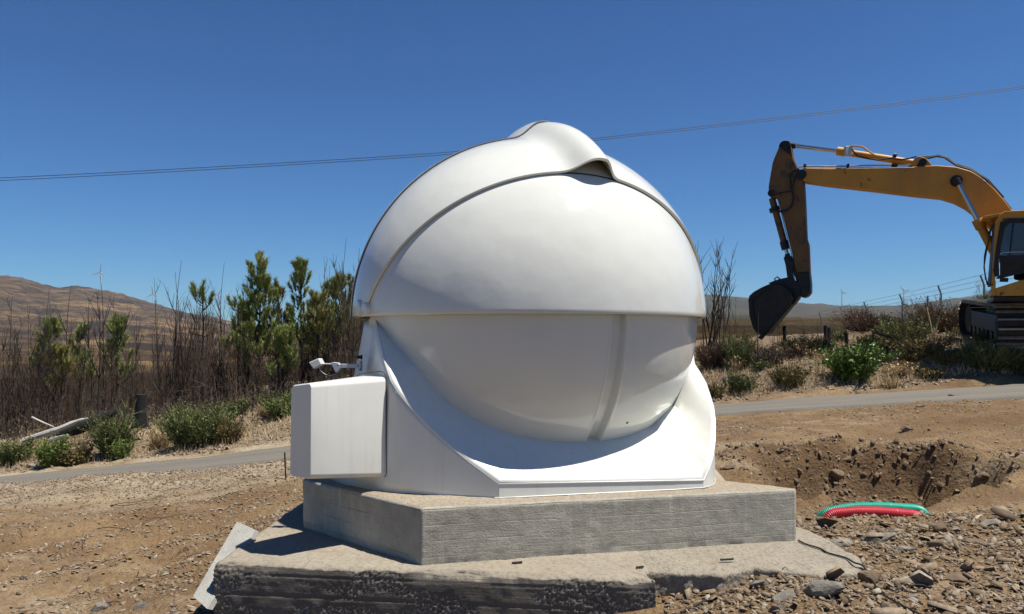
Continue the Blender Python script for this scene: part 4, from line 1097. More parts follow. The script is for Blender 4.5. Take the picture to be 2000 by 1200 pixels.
# individual larger rocks ------------------------------------------------
def rock(px, py, w_px, h_px, Y, mat, label, seed, flat=None, grp='loose rocks on the ground'):
    r = np.random.default_rng(seed); import bmesh as bmm
    bm = bmm.new(); bmm.ops.create_icosphere(bm, subdivisions=3, radius=1)
    s = Y/F; sx = w_px*s/2; sz = h_px*s/2; sy = sx*r.uniform(.55,.8)
    planes = [(lambda v: v/np.linalg.norm(v))(r.normal(0,1,3)) for _ in range(15)]; dist = r.uniform(.48,.80,15)
    for v in bm.verts:
        p = np.array(v.co)
        for q in range(15):
            d_ = p@planes[q]
            if d_ > dist[q]: p = p-planes[q]*(d_-dist[q])
        p = p*1.4*(1+.05*float(fbm(p[0]*3+seed, p[1]*3, p[2]*3)))
        v.co = (p[0]*sx, p[1]*sy, p[2]*sz)
    me = bpy.data.meshes.new('rock'); bm.to_mesh(me); bm.free()
    o = link_mesh('rock', me, M[mat], None, smooth=False); c = at(px, py, Y)
    o.location = (c.x, c.y, c.z); o.rotation_euler = (r.uniform(-.2,.2), r.uniform(-.25,.25), r.uniform(-.5,.5))
    tag(o, label, 'rock', grp); return o
def fit_Y(px, py):
    """depth at which the line of sight through a photograph point meets the ground"""
    Ys = np.arange(2.5, 24, .04); X = (px-1000)/F*Ys; z = 1-(py-HY)/F*Ys; g_ = ground_z(X, Ys); i = np.argmax(z <= g_+.0); return Ys[i] if z[i] <= g_[i] else 12
for i, (px, py, wv, hv, mt, lab) in enumerate([
    (1482,1142,36,24,'rockgrey','angular grey rock at the chipped edge of the footing'),
    (1604,1150,70,36,'rockgrey','large rounded grey-brown rock in the lower right rubble'),
    (1536,1165,42,18,'rockgrey','pale elongated concrete lump in the lower right rubble'),
    (1700,1130,48,30,'rockbrown','flat brown slab leaning beside the large rounded rock'),
    (1840,1034,28,22,'rockbrown','small brown block right of the red conduit'),
    (1930,1024,40,12,'rockgrey','flat pale stone at the right edge of the rubble'),
    (1640,1062,50,16,'rockgrey','low broken concrete crust behind the right end of the footing'),
    (1715,1052,60,22,'rockgrey','pale crumbled concrete lump in front of the conduits'),
    (1632,925,24,22,'rockbrown','rounded brown stone set in the far pit wall'),
    (1655,898,16,12,'rockbrown','small dark stone on the rim of the pit'),
    (1918,930,22,12,'rockbrown','brown stone at the right end of the pit rim'),
    (1528,880,20,9,'rockbrown','small pale-topped stone on the bare earth left of the pit'),
    (1772,838,26,12,'rockbrown','tan stone lying mid-field on the right'),
    (1796,794,14,7,'rockbrown','dark little stone near the road on the right'),
    (1422,912,24,12,'rockbrown','dark stone close to the dome wall on the right'),
    (1768,1075,34,14,'rockgrey','flat grey plate of schist in the middle of the rubble'),
    (1900,1060,36,12,'rockbrown','wide brown plate of schist right of the rubble heap'),
    (1868,1128,34,18,'rockbrown','tilted brown schist shard near the lower right corner'),
    (1740,1190,44,22,'rockbrown','brown slab cut by the lower right frame edge'),
    (1520,1190,30,20,'rockgrey','whitish lump at the bottom edge right of the footing'),
    (1345,1168,30,16,'rockbrown','tan shard beside the footing end at the bottom'),
    (195,1188,40,16,'rockgrey','pale flat stone at the bottom left'),
    (275,1185,26,16,'rockgrey','small whitish stone at the bottom left beside the flat one'),
    (1427,742,24,18,'rockgrey','grey boulder on the bank just beyond the road, right of the dome'),
    (1860,775,18,8,'rockbrown','dark clod on the near road edge at right'),
    (60,810+100,16,9,'rockgrey','white stone beyond the road at far left')]):
    Yv = fit_Y(px, py+hv*.3); rock(px, py, wv, hv, Yv, mt, lab, 100+i)

# ------------------------------------------------------------------ conduits, plank, stake, debris
def corrug(name, pts, r, mat, label, pitch=.013):
    P = catmull([Vector(p) for p in pts], 40); L = [0]
    for a, b in zip(P, P[1:]): L.append(L[-1]+(b-a).length)
    n = int(L[-1]/(pitch/4)); Q = []; Rr = []
    for i in range(n):
        s = L[-1]*i/(n-1); j = min(np.searchsorted(L, s, 'right')-1, len(P)-2); t = (s-L[j])/max(1e-6, L[j+1]-L[j]); Q.append(P[j].lerp(P[j+1], t))
        ph = (s/pitch)%1; Rr.append(r if ph < .5 else r*.87)
    o = MB().tube(Q, Rr, 18).build(name, M[mat], None, smooth=True, autosmooth=False); tag(o, label, 'conduit', 'plastic conduits in the pit'); return o
Yp = 6.25
corrug('corrugated_conduit', [at(1590,1050,Yp+.22), at(1608,1006,Yp+.2), at(1655,992.5,Yp+.16), at(1705,990,Yp+.14), at(1760,992.5,Yp+.16), at(1802,1001,Yp+.2), at(1822,1045,Yp+.22)], .039, 'teal', 'teal green corrugated conduit arching behind the red one')
corrug('corrugated_conduit', [at(1598,1055,Yp-.0), at(1620,1010,Yp), at(1658,1001.5,Yp), at(1705,1000.5,Yp), at(1757,1004,Yp), at(1795,1012,Yp), at(1815,1050,Yp)], .046, 'red', 'red corrugated conduit arching out of the pit rubble')

def board(pts, th, label, name='formwork_board'):
    o = MB().prism(pts, th).build(name, M['plank'], None, bevel=.003); tag(o, label, 'board'); return o
b0 = at(462,1019,5.05); b1 = at(498,1036,4.98); b2 = at(404,1190,4.42); b3 = at(376,1165,4.47)
board([b0,b1,b2,b3], (.02,.035,-.02), 'grey weathered board leaning against the left end of the footing')

def ground_at(px, py, lift=0.0):
    Yv = fit_Y(px, py); p = at(px, py, Yv); p.z += lift; return p
st = ground_at(559,938); MB().tube([st-Vector((0,0,.1)), at(556,884,st.y)], .012, 6).build('marker_stake', M['twigdark'], None); tag(bpy.data.objects['marker_stake'], 'thin dark stake standing in the gravel left of the equipment box', 'stake')
# black cable on the right of the footing
P = [Vector((*q, -.334)) for q in ((1.885,4.99),(1.90,4.90),(1.95,4.80),(1.96,4.70),(2.02,4.60),(2.03,4.50),(2.05,4.42))]
P += [Vector((2.0,4.2,gz(2.0,4.2)+.02)), Vector((1.95,3.95,gz(1.95,3.95)+.02)), Vector((2.0,3.6,gz(2.0,3.6)+.02)), Vector((2.1,3.2,gz(2.1,3.2)+.02))]
o = MB().tube(catmull(P, 8), .0055, 6).build('cable', M['black'], None, smooth=True); tag(o, 'thin black cable trailing over the right end of the footing', 'cable')
for px,py,L,lab in ((1010,1103,20,'short grey steel offcut near the corner of the footing top'), (1250,1112,15,'short rusty offcut on the footing top, second from the plinth corner'), (1420,1097,26,'longest grey steel offcut, on the footing top at right')):
    p = at(px,py,1.34*F/(py-HY)); s=p.y/F
    o = MB().tube([p+Vector((-L*s/2,0,.01)), p+Vector((L*s/2,.01,.012))], .0065, 8).build('steel_offcut', M['trackdark'], None, smooth=True); tag(o, lab, 'steel offcut', 'steel offcuts on the footing')

# curved sticks and roots lying on the dirt
tw = MB(); rr = random.Random(5)
def root_line(px, py, L, ang, rad, bend=.6):
    p = ground_at(px, py); a = ang; pts = [p+Vector((0,0,.012))]
    for i in range(8):
        a += rr.uniform(-bend, bend)*.5; q = pts[-1]+Vector((math.cos(a), math.sin(a), 0))*L/8; q.z = gz(q.x, q.y)+.012+rr.uniform(0,.03); pts.append(q)
    tw.tube(pts, [rad*(1-.08*i) for i in range(9)], 5)
for _ in range(70):
    if rr.random() < .6: px, py = rr.uniform(0,560), rr.uniform(960,1195)
    else: px, py = rr.uniform(1420,2000), rr.choice([rr.uniform(800,880), rr.uniform(1040,1195)])
    root_line(px, py, rr.uniform(.08,.32), rr.uniform(0,6.28), rr.uniform(.002,.0045))
for q in ((215,990,.7,.3),(215,992,.7,-.4),(190,1035,.9,.25),(270,1020,.5,.2)): root_line(*q, .005, .5)
o = tw.build('root_debris', M['twigdark'], None, smooth=True, autosmooth=False, fix=False); tag(o, 'dark roots and twigs scattered on the bare dirt', 'debris', kind='stuff')
tw = MB(); P = [at(1330,1196,4.0), at(1365,1180,4.1), at(1400,1165,4.18), at(1440,1152,4.25)]
o = tw.tube(P, [.006,.009,.008,.005], 6).build('stick', M['bark'], None, smooth=True); tag(o, 'crooked brown stick lying against the footing end at the bottom', 'stick')

# ------------------------------------------------------------------ plants
class PB:
    """fast plant builder: 3-sided branches and leaf faces in numpy"""
    def __init__(s): s.V = []; s.F4 = []; s.F3 = []; s.n = 0
    def branch(s, pts, rad):
        pts = np.asarray(pts, float); n = len(pts); rad = np.asarray(rad, float)
        t = np.gradient(pts, axis=0); t /= np.linalg.norm(t, axis=1)[:,None]+1e-9
        ref = np.array([1.0,.13,.21]); a = np.cross(t, ref); a /= np.linalg.norm(a, axis=1)[:,None]+1e-9; b = np.cross(t, a)
        ring = [pts + (a*math.cos(w_)+b*math.sin(w_))*rad[:,None] for w_ in (0, 2.094, 4.189)]
        V = np.stack(ring, 1).reshape(-1,3); s.V.append(V); s.F4.append(grid_faces(n, 3, True)+s.n); s.n += len(V)
    def blades(s, base, tip, width):
        """thin triangles from base to tip"""
        base = np.asarray(base); tip = np.asarray(tip); d = tip-base; n = len(base)
        r = rng.normal(0,1,(n,3)); sd_ = np.cross(d, r); sd_ /= np.linalg.norm(sd_, axis=1)[:,None]+1e-9
        V = np.stack([base-sd_*width, base+sd_*width, tip], 1).reshape(-1,3); s.V.append(V)
        s.F3.append(np.arange(n*3).reshape(-1,3)+s.n); s.n += n*3
    def leaves(s, c, size):
        c = np.asarray(c); n = len(c); a = rng.normal(0,1,(n,3)); a /= np.linalg.norm(a,axis=1)[:,None]; r = rng.normal(0,1,(n,3)); b = np.cross(a,r); b /= np.linalg.norm(b,axis=1)[:,None]
        sz = size*rng.uniform(.6,1.3,(n,1)); V = np.stack([c-a*sz, c+b*sz*.45, c+a*sz, c-b*sz*.45],1).reshape(-1,3); s.V.append(V)
        s.F4.append(np.arange(n*4).reshape(-1,4)+s.n); s.n += n*4
    def mesh(s, name):
        F_ = []
        if s.F4: F_.append(np.concatenate(s.F4))
        if s.F3: F_.append(np.concatenate(s.F3))
        return mesh_arrays(name, np.concatenate(s.V), F_)

def curve_branch(p, d, L, n, wob, lift=0.0):
    pts = [np.array(p, float)]; d = np.array(d, float); d /= np.linalg.norm(d)
    for i in range(n):
        d = d + rng.normal(0, wob, 3) + np.array([0,0,lift]); d /= np.linalg.norm(d); pts.append(pts[-1]+d*L/n)
    return np.array(pts)

def bare_shrub_mesh(h, stems, spread, side=9, r0=.014, fine=1.0, lift=.10):
    b = PB()
    for _ in range(stems):
        a = rng.uniform(0, 6.28); tilt = rng.uniform(0, spread); p = np.array([math.cos(a)*rng.uniform(0,.15), math.sin(a)*rng.uniform(0,.15), -.1])
        hh = h*rng.uniform(.6,1); st_ = curve_branch(p, (math.cos(a)*tilt, math.sin(a)*tilt, 1), hh, 9, .032, .03)
        rs = r0*rng.uniform(.6,1.2); b.branch(st_, np.linspace(rs, rs*.2, 10))
        for k_ in range(side):
            i = rng.integers(2, 9); a2 = rng.uniform(0,6.28); L = hh*rng.uniform(.12,.34)*(1.1-i*.06)
            br = curve_branch(st_[i], (math.cos(a2)*.5, math.sin(a2)*.5, .9), L, 5, .07, lift); b.branch(br, np.linspace(rs*.42, rs*.12, 6))
            for _ in range(int(3*fine)):
                j = rng.integers(1,5); a3 = rng.uniform(0,6.28); t_ = curve_branch(br[j], (math.cos(a3)*.45, math.sin(a3)*.45, .9), L*.45, 3, .12, lift); b.branch(t_, np.linspace(rs*.22, rs*.08, 4))
    return b.mesh('bare_shrub')

def tuft(b, p, d, L, n, nl, wd=.009):
    d = np.asarray(d)/np.linalg.norm(d); t = rng.uniform(0,1,n)**.8; base = p + d[None]*(t*L)[:,None]
    r = rng.normal(0,1,(n,3)); r -= (r@d)[:,None]*d; r /= np.linalg.norm(r,axis=1)[:,None]
    ang = rng.uniform(.25,.85,n)[:,None]; dirs = d*np.cos(ang)+r*np.sin(ang); b.blades(base, base+dirs*(nl*rng.uniform(.7,1.15,n))[:,None], wd)

def pine(px, top_y, base_y, Y, label, crown_lo=.35, nbr=34, reach=.75, mat='needle', dens=1.0, seed=0, lean=0.0, only_tips=False):
    global rng
    rng = np.random.default_rng(900+seed)
    b0_ = at(px, base_y, Y); g_ = gz(b0_.x, Y); base = np.array([b0_.x, Y, g_-.1]); H = at(px, top_y, Y).z-base[2]
    root = empty('pine_tree', (base[0], base[1], g_)); tag(root, label, 'pine tree', 'young pines beyond the road')
    n = 14; tr = [base]; 
    for i in range(n): tr.append(tr[-1]+np.array([lean*H/n*1.0+rng.normal(0,.012), rng.normal(0,.012), H/n]))
    tr = np.array(tr); tr[:,0] -= lean*H*.5*0
    pt = PB(); pt.branch(tr, np.linspace(.055, .012, n+1)); cr = PB()
    tuft(cr, tr[-1]-np.array([0,0,.42]), (0,0,1), .45, int(150*dens), .17)
    for k_ in range(nbr):
        f_ = rng.uniform(.12, .96); i = int(f_*n); p = tr[i]+(tr[min(i+1,n)]-tr[i])*(f_*n-i); a = rng.uniform(0,6.28)
        green = f_ > crown_lo
        L = reach*(1.12-f_)*rng.uniform(.6,1.15)*(1.0 if green else .8)+.12
        br = curve_branch(p, (math.cos(a), math.sin(a), .25 if green else .15), L, 6, .06, .16 if green else .05)
        pt.branch(br, np.linspace(.016, .006, 7))
        if green:
            d_ = br[-1]-br[-3]; d_ = d_/np.linalg.norm(d_)+np.array([0,0,.7])
            tuft(cr, br[-1]-d_/np.linalg.norm(d_)*.10, d_, rng.uniform(.25,.42), int(95*dens), .16)
            for _ in range(1 if only_tips else 3):
                j = rng.integers(2,6); a2 = rng.uniform(0,6.28); sb = curve_branch(br[j], (math.cos(a2)*.8, math.sin(a2)*.8, .6), L*.4, 4, .08, .22); pt.branch(sb, np.linspace(.009,.004,5))
                dd2 = sb[-1]-sb[-2]; dd2 = dd2/np.linalg.norm(dd2)+np.array([0,0,.5]); tuft(cr, sb[-1], dd2, rng.uniform(.18,.32), int(75*dens), .15)
        else:
            for _ in range(2):
                j = rng.integers(2,6); sb = curve_branch(br[j], rng.normal(0,1,3)*np.array([1,1,.4])+np.array([0,0,.5]), L*.4, 3, .1, .05); pt.branch(sb, np.linspace(.007,.002,4))
    link_mesh('trunk', pt.mesh('trunk'), M['bark'], root, smooth=False)
    link_mesh('crown', cr.mesh('crown'), M[mat], root, smooth=False)

pine(506,505,800,22.0,'tallest pine with dense dark crown, in the middle of the trees left of the dome', .26, 60, .72, 'needle', 1.15, 1)
pine(590,517,800,22.5,'slender pine with a single tufted leader, right of the tallest pine', .30, 36, .52, 'needle', 1.0, 2)
pine(655,553,795,22.2,'bushy green pine nearest the dome wall', .24, 48, .72, 'needle', 1.0, 3)
pine(398,568,805,21.5,'thin pine with green tufts only at its top, left of the tallest pine', .80, 24, .95, 'needle', 1.2, 4, only_tips=True)
pine(546,560,800,22.8,'yellowing pine squeezed between the tallest and the slender pine', .40, 34, .60, 'needley', 1.0, 5)
pine(465,600,800,21.6,'dark low pine at the left foot of the tallest pine', .35, 30, .55, 'needle', 1.0, 6)
pine(690,560,795,23.5,'sparse scorched pine half hidden by the dome edge', .40, 34, .7, 'needley', .9, 7)
pine(620,590,798,21.4,'short bright pine in front, between the slender and the bushy one', .38, 32, .55, 'needley', 1.0, 8)
pine(232,632,808,22.5,'small dull green pine among the bare shrubs, centre left', .35, 30, .6, 'needle', .9, 9)
pine(92,640,815,22.8,'loose green pine near the left edge of the thicket', .35, 34, .75, 'needle', .9, 10)
pine(155,655,812,23.5,'faint green pine behind the bare stems at left', .4, 26, .55, 'needle', .8, 11)
pine(120,690,815,21.2,'stunted pale pine low between the left stems', .4, 24, .55, 'needley', .9, 12)
pine(555,660,800,20.6,'half grown pine low in front of the tallest pine', .3, 28, .5, 'needle', 1.0, 13)
pine(610,650,800,23.5,'low green pine behind the sensor arm', .25, 34, .65, 'needle', 1.0, 14)

rng = np.random.default_rng(77)
# tall scorched saplings: prototypes copied with linked meshes
protos = []
specs = [(3.0,2,.05,13,.020),(2.7,3,.12,9,.014),(2.4,4,.16,9,.012),(2.1,5,.20,8,.010),(2.9,2,.10,11,.017),(1.8,6,.26,7,.009),(2.5,4,.14,9,.013)]
meshes = [bare_shrub_mesh(*s) for s in specs]
for i, mm in enumerate(meshes):
    mm.materials.append(M['twigred'] if i in (3,5) else (M['twigdark'] if i in (0,4) else M['twig']))
def place_shrub(px, Y, hpx_scale, mi, label, grp, sc=None):
    X = (px-1000)/F*Y; o = bpy.data.objects.new('bare_shrub', meshes[mi]); scene.collection.objects.link(o)
    o.location = (X, Y, gz(X,Y)); o.rotation_euler = (0,0,rng.uniform(0,6.28)); s = hpx_scale; o.scale = (s,s,s*rng.uniform(.9,1.15)); tag(o, label, 'bare shrub', grp); return o
place_shrub(22, 20.3, 1.28, 0, 'tall bare black sapling at the far left edge', 'scorched saplings')
place_shrub(70, 20.6, 1.10, 4, 'dark forked sapling second from the left edge', 'scorched saplings')
place_shrub(150, 20.4, 1.12, 0, 'dark leaning sapling in front of the left pines', 'scorched saplings')
for i in range(13):
    place_shrub([-60,5,48,110,185,215,262,318,352,372,430,478,640][i], rng.uniform(20.5,22.5), rng.uniform(1.25,1.55), [0,4][i%2], 'tall thin scorched trunk standing above the burnt thicket', 'tall scorched trunks')
for i in range(215):
    px = rng.uniform(-260, 705) if i > 6 else rng.uniform(0,100); Y = rng.uniform(20.2, 25.0)
    sc = rng.uniform(.72,1.25)*(1.0+.12*math.sin(px*.02))*(1.12 if px > 280 else .95)
    mi_ = int(rng.integers(0,len(meshes)))
    look = ['tall sparse dark','slender brown four-stemmed','bushy brown','rust-brown many-stemmed','dark three-stemmed','low dense rust-brown','brown five-stemmed'][mi_]
    zone = 'at the far left edge of the thicket' if px < 120 else 'below the small left pines' if px < 300 else 'left of the tallest pine' if px < 450 else 'around the foot of the tallest pine' if px < 570 else 'between the slender pine and the dome'
    place_shrub(px, Y, sc, mi_, look+' bare sapling '+zone, 'burnt saplings of the thicket')

# low tangled brush beneath them (uncountable)
b = PB()
for i in range(2700):
    px = rng.uniform(-200, 715); Y = rng.uniform(18.8, 24.5); X = (px-1000)/F*Y; z = gz(X,Y) if i % 1 == 0 else 0
    a = rng.uniform(0,6.28); L = rng.uniform(.4,1.25)*(.7 if Y < 19.8 else 1.0); t_ = rng.uniform(.1,1.0); p_ = curve_branch((X,Y,z-.05), (math.cos(a)*t_, math.sin(a)*t_, 1), L, 5, .16, -.02); b.branch(p_, np.linspace(.009,.003,6))
    if i % 2 == 0:
        for _ in range(3):
            j = rng.integers(1,5); q_ = curve_branch(p_[j], rng.normal(0,1,3)+np.array([0,0,.6]), L*.4, 3, .2); b.branch(q_, np.linspace(.005,.002,4))
o = link_mesh('dry_brush', b.mesh('dry_brush'), M['twig'], None, smooth=False); tag(o, 'tangled dry brush under the scorched saplings', 'brush', kind='stuff')

# broom / heath bushes
def bush(px, base_y, wpx, hpx, Y, mat, label, n=900, seed=0, leafn=0, leafm=None, name='bush', cat='bush', up_=1.0, wd=.006, leafsz=.03):
    global rng
    rng = np.random.default_rng(300+seed); X = (px-1000)/F*Y; g_ = gz(X,Y); root = empty(name, (X,Y,g_)); tag(root, label, cat)
    w_ = wpx/F*Y/2; h = (hpx/F*Y); b = PB(); tips = []
    for i in range(max(14, n//14)):
        a = rng.uniform(0,6.28); r = w_*rng.uniform(0,.45); p = np.array([X+math.cos(a)*r, Y+math.sin(a)*r, g_-.05])
        sp = rng.uniform(.0,1.0)**.8*w_/h*1.15; lump = .72+.38*vnoise(math.cos(a)*1.6, math.sin(a)*1.6, s=seed); L = h*rng.uniform(.6,1.05)*lump
        st_ = curve_branch(p, (math.cos(a)*sp, math.sin(a)*sp, up_), L*math.hypot(1,sp*.6), 6, .08, .02); b.branch(st_, np.linspace(.010,.003,7))
        m = 14; idx = rng.integers(1,7,m); fr_ = rng.uniform(0,1,(m,1)); q = st_[idx-1]*(1-fr_)+st_[idx]*fr_
        dr_ = (st_[idx]-st_[idx-1]); dr_ /= np.linalg.norm(dr_,axis=1)[:,None]; dr_ = dr_+rng.normal(0,.38,(m,3))+np.array([0,0,.25]); dr_ /= np.linalg.norm(dr_,axis=1)[:,None]
        ln = h*rng.uniform(.14,.34,(m,1)); tp = q+dr_*ln; b.blades(q, tp, wd); tips.append(np.concatenate([q+dr_*ln*f_ for f_ in (.35,.6,.8,1.0)]))
        q2 = q+dr_*ln*.4; d2 = dr_+rng.normal(0,.5,(m,3)); b.blades(q2, q2+d2*ln*.5, wd*.8)
    link_mesh('stems', b.mesh('stems'), M[mat], root, smooth=False)
    if leafn:
        T = np.concatenate(tips); c_ = T[rng.integers(0,len(T),leafn)]+rng.normal(0,.03,(leafn,3)); lb = PB(); lb.leaves(c_, leafsz); link_mesh('foliage', lb.mesh('foliage'), M[leafm or mat], root, smooth=False)
    return root
# left of the dome, beyond the road
bush(385,885,160,92,17.2,'broom','largest olive broom bush beyond the road left of the dome', 4200, 1, 5200, 'broom', wd=.008)
bush(222,900,80,100,17.0,'broom','upright olive broom bush below the charred stump', 2200, 2, 2200,'broom', wd=.008)
bush(236,905,46,45,16.7,'broomb','small bright tuft bush hugging the upright olive one', 900, 3, 900, 'broomb')
bush(100,918,60,66,16.6,'broomb','bright green bush by the road at left', 2200, 4, 2600,'broomb')
bush(148,912,66,48,16.7,'heath','olive-brown heath mound beside the bright green bush', 2200, 5, 2600,'heath')
bush(22,905,80,55,17.3,'broom','dull green bush at the left frame edge', 1600, 6, 1800,'broom')
bush(550,828,80,52,18.6,'broomb','green bush behind the equipment box', 2000, 7, 2400,'broom')
bush(460,812,60,40,19.6,'broom','small grey-green bush behind the largest broom', 1200, 8, 1200,'broom')
bush(310,880,50,50,17.8,'strawm','straw-coloured grass clump left of the largest broom', 1100, 9, name='grass_clump', cat='grass clump')
bush(445,880,70,55,17.0,'heath','dry golden shrub at the right foot of the largest broom', 1500, 10, 900,'heath')
bush(520,830,40,34,18.9,'strawm','straw-coloured grass clump near the green bush by the box', 700, 11, name='grass_clump', cat='grass clump')
bush(60,870,90,34,18.4,'strawm','pale dry grass patch behind the left bushes', 900, 12, name='grass_clump', cat='grass clump')
# right bank
bush(1664,735,108,80,16.9,'leafg','leafy bright green bush on the right bank', 2600, 20, 5200,'leafg', wd=.006, leafsz=.042)
bush(1440,705,70,66,18.6,'broom','rushy green tuft below the excavator bucket', 2400, 21, 0)
bush(1446,748,60,50,17.0,'broom','grey-green tuft beside the grey boulder', 1500, 22, 500,'broom')
bush(1540,765,90,44,16.9,'heath','low brown heath on the bank left of the leafy bush', 1500, 23, 1200,'heath')
bush(1395,715,90,70,19.0,'twigred','rust-brown brush just right of the dome', 2400, 24, 0)
bush(1703,655,150,60,25.5,'twigred','wide grey-brown shrub in front of the fence', 4200, 25, 2500,'twig')
bush(1835,660,120,82,22.5,'twigred','tall rust-brown shrub left of the excavator track', 4200, 26, 3200,'heath')
bush(1855,600,60,30,27,'broomb','green shrub top behind the rust-brown one', 1500, 27, 2200,'broomb')
bush(1770,690,110,60,19.5,'broom','dull green undergrowth right of the leafy bush', 2200, 28, 1200,'broom')
bush(1800,735,110,52,17.6,'heath','brown heath in the middle of the right bank', 2000, 29, 1500,'heath')
bush(1925,725,130,62,16.8,'broom','grassy green tuft in front of the excavator track', 3200, 30, 900,'broom')
bush(1995,740,60,56,16.6,'heath','olive tuft at the right frame edge', 1500, 31, 900,'heath')
bush(1580,700,120,46,19.6,'heath','brown-green scrub between bucket and leafy bush', 2200, 32, 1200,'heath')
bush(1500,720,80,46,18.4,'twig','grey twiggy scrub under the bucket', 1500, 33, 0)
bush(1745,775,70,30,16.6,'strawm','dry grass clump at the foot of the bank on the right', 700, 34, name='grass_clump', cat='grass clump')
bush(1390,775,60,34,16.7,'heath','low olive mound beside the road close to the dome', 900, 35, 600,'heath')
bush(1905,590,60,44,38,'broomb','small green tree behind the fence near the cab', 1500, 36, 3000,'broomb', name='small_tree', cat='tree')
bush(1935,590,50,70,36,'twigdark','dark leafy tree half hidden behind the cab', 1500, 37, 2500,'needle', name='small_tree', cat='tree')
for i in range(44):
    rr_ = random.Random(40+i); px_ = rr_.uniform(1390,2060); Yb = rr_.uniform(16.6,21); py_ = HY+(1-gz((px_-1000)/F*Yb, Yb))*F/Yb
    bush(px_, py_, rr_.uniform(40,95), rr_.uniform(22,46), Yb, rr_.choice(['heath','twigred','heath','broom','strawm']), 'small low scrub clump on the stony bank '+('just right of the dome' if px_ < 1500 else 'between the bucket and the leafy green bush' if px_ < 1640 else 'right of the leafy green bush' if px_ < 1850 else 'in front of the excavator track'), rr_.randint(500,1100), 60+i, 500)['group'] = 'low scrub on the right bank'
rng = np.random.default_rng(5)
# bare multi-stem tree right of the dome
b = PB(); base = at(1392,640,22.5); base.z = gz(base.x, 22.5)
Ht = at(1392,468,22.5).z-base.z
for i in range(15):
    a = rng.uniform(0,6.28); tl = rng.uniform(.02,.34); st_ = curve_branch((base.x+rng.normal(0,.15), 22.5+rng.normal(0,.15), base.z-.1), (math.cos(a)*tl+.08, math.sin(a)*tl, 1), Ht*rng.uniform(.6,1.0), 10, .05, .05); b.branch(st_, np.linspace(.026,.006,11))
    for _ in range(12):
        j = rng.integers(3,10); a2 = rng.uniform(0,6.28); q = curve_branch(st_[j], (math.cos(a2)*.6, math.sin(a2)*.6, .9), Ht*rng.uniform(.08,.2), 4, .1, .12); b.branch(q, np.linspace(.010,.004,5))
o = link_mesh('bare_tree', b.mesh('bare_tree'), M['twigdark'], None, smooth=False); tag(o, 'dark leafless multi-stemmed tree just right of the dome', 'bare tree')
for i in range(26):
    px = rng.uniform(1385,1640); Y = rng.uniform(18.2,23); place_shrub(px, Y, rng.uniform(.22,.42), int(rng.integers(1,7)), 'short bare twiggy shrub on the bank '+('left of the excavator bucket' if px < 1465 else 'under the excavator bucket' if px < 1560 else 'right of the excavator bucket'), 'small bare shrubs on the right bank')
place_shrub(1432, 20.5, .62, 4, 'single tall thin bare stem left of the excavator bucket', 'thin bare stems')
# thin dry stalks and grasses over the bank: stuff
b = PB(); bs = []; tp = []
for i in range(11000):
    if i % 3: X = rng.uniform(4.0,15); 
    else: X = rng.uniform(-13,-4.5)
    Y = rng.uniform(16.5,21); z = gz(X,Y) if True else 0; h = rng.uniform(.04,.24)
    for _ in range(3):
        d_ = rng.normal(0,.35,3); d_[2] = 1; bs.append((X+rng.normal(0,.03),Y,z-.02)); tp.append(np.array(bs[-1])+d_*h)
b.blades(bs, tp, .006)
o = link_mesh('dry_grass', b.mesh('dry_grass'), M['strawm'], None, smooth=False); tag(o, 'sparse dry grass on the banks beyond the road', 'grass', kind='stuff')
for px, py0, py1, lx, Yv, lab in ((1824,690,600,-14,17.4,'tall pale dry stalk on the bank, leaning left'),(1820,690,618,16,17.4,'forked pale dry stalk beside the tall leaning one'),(1930,738,672,12,16.6,'pale dry stalk in the grassy tuft before the track'),(1480,700,610,1,17.8,'thin dark stem standing in front of the bucket')):
    P = [at(px,py0+6,Yv), at(px+lx*.3,(py0+py1)/2,Yv), at(px+lx,py1,Yv)]
    mbx = MB().tube(catmull(P,4), .010, 5); 
    o = mbx.build('dry_stalk', M['strawm'] if lx != 1 else M['twigdark'], None); tag(o, lab, 'stalk', 'single dry stalks on the right bank')
for px,y0,y1,Yv,lab in ((1612,672,636,19.5,'short dark fence post left of the leafy bush'),(1532,680,637,20,'thin dark post near the bucket'),(1619,665,640,20.5,'small leaning post behind the short fence post'),(1653,668,650,19.5,'post stub just behind the leafy bush')):
    g_ = gz((px-1000)/F*Yv, Yv); p0 = at(px,y1,Yv); p1 = Vector((p0.x+.02, Yv, g_-.1))
    o = MB().tube([p1,p0], .045, 7).build('wooden_post', M['char'], None, smooth=False); tag(o, lab, 'post', 'old posts on the right bank')
p0 = at(1705,650,18.4); g_ = gz(p0.x,18.4)
o = MB().tube([Vector((p0.x,18.4,g_-.1)), p0, at(1762,665,18.2)], .025, 6).build('bent_rail', M['trackdark'], None); tag(o, 'bent dark metal rail sticking out right of the leafy bush', 'rail')

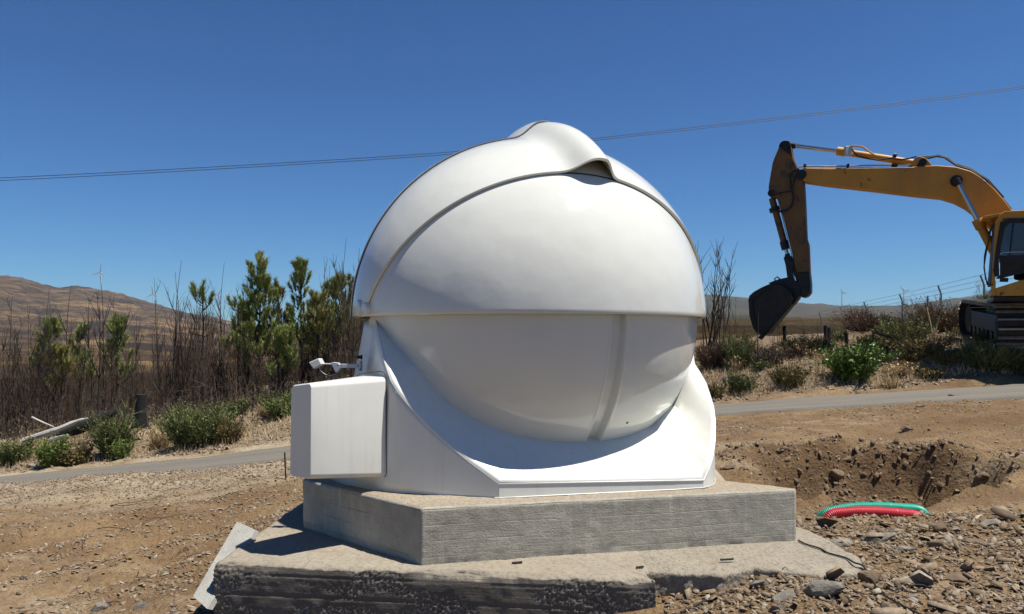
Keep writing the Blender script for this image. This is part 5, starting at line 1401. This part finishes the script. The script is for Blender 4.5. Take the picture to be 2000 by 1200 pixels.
# logs and stump
g_ = gz((275-1000)/F*18.4, 18.4)
stp = MB().tube([at(275,835,18.4), at(274,800,18.4), at(276,771,18.4)], [.16,.125,.115], 12).build('charred_stump', M['char'], None, smooth=True); tag(stp, 'upright charred black stump beyond the road', 'stump')
o = MB().tube([at(112,850,18.0), at(150,838,18.1), at(190,822,18.2), at(231,803,18.3)], [.09,.15,.15,.11], 12).build('charred_log', M['char'], None, smooth=True); tag(o, 'thick charred black log lying beyond the road at left', 'log', 'fallen logs')
o = MB().tube(catmull([at(46,861,17.7), at(85,848,17.7), at(115,838,17.7), at(148,824,17.8), at(172,817,17.8)], 4), [.065]*8+[.055]*4+[.04]*3+[.02]*2, 8).build('bleached_log', M['palewood'], None, smooth=True); tag(o, 'bleached white fallen branch lying in front of the charred log', 'log', 'fallen logs')
o = MB().tube([at(62,815,18.0), at(85,826,18.0), at(105,834,17.9)], [.025,.022,.015], 6).build('bleached_branch', M['palewood'], None, smooth=True); tag(o, 'thin pale branch crossing above the bleached log', 'branch', 'fallen logs')
o = MB().tube([at(95,862,17.4), at(110,857,17.4), at(133,851,17.4)], [.05,.055,.045], 7).build('grey_log', M['plank'], None, smooth=True); tag(o, 'short grey log lying just below the bleached one', 'log', 'fallen logs')

# ------------------------------------------------------------------ haze
hz = MB(); x0,x1,y0_,y1_,z0,z1 = -30000,30000,-200,11200,-420,620
hz.box(((x0+x1)/2,(y0_+y1_)/2,(z0+z1)/2), (x1-x0,y1_-y0_,z1-z0)); ho = hz.build('haze', None, None); tag(ho, 'thin blue air haze over the far hills', 'haze', kind='stuff')
hm = bpy.data.materials.new('air_haze'); hm.use_nodes = True; t = hm.node_tree; t.nodes.remove(t.nodes['Principled BSDF'])
pv = t.nodes.new('ShaderNodeVolumePrincipled'); pv.inputs['Color'].default_value = (.62,.78,1.0,1); pv.inputs['Density'].default_value = .000042; pv.inputs['Anisotropy'].default_value = .1
t.links.new(pv.outputs[0], t.nodes['Material Output'].inputs['Volume']); ho.data.materials.append(hm)
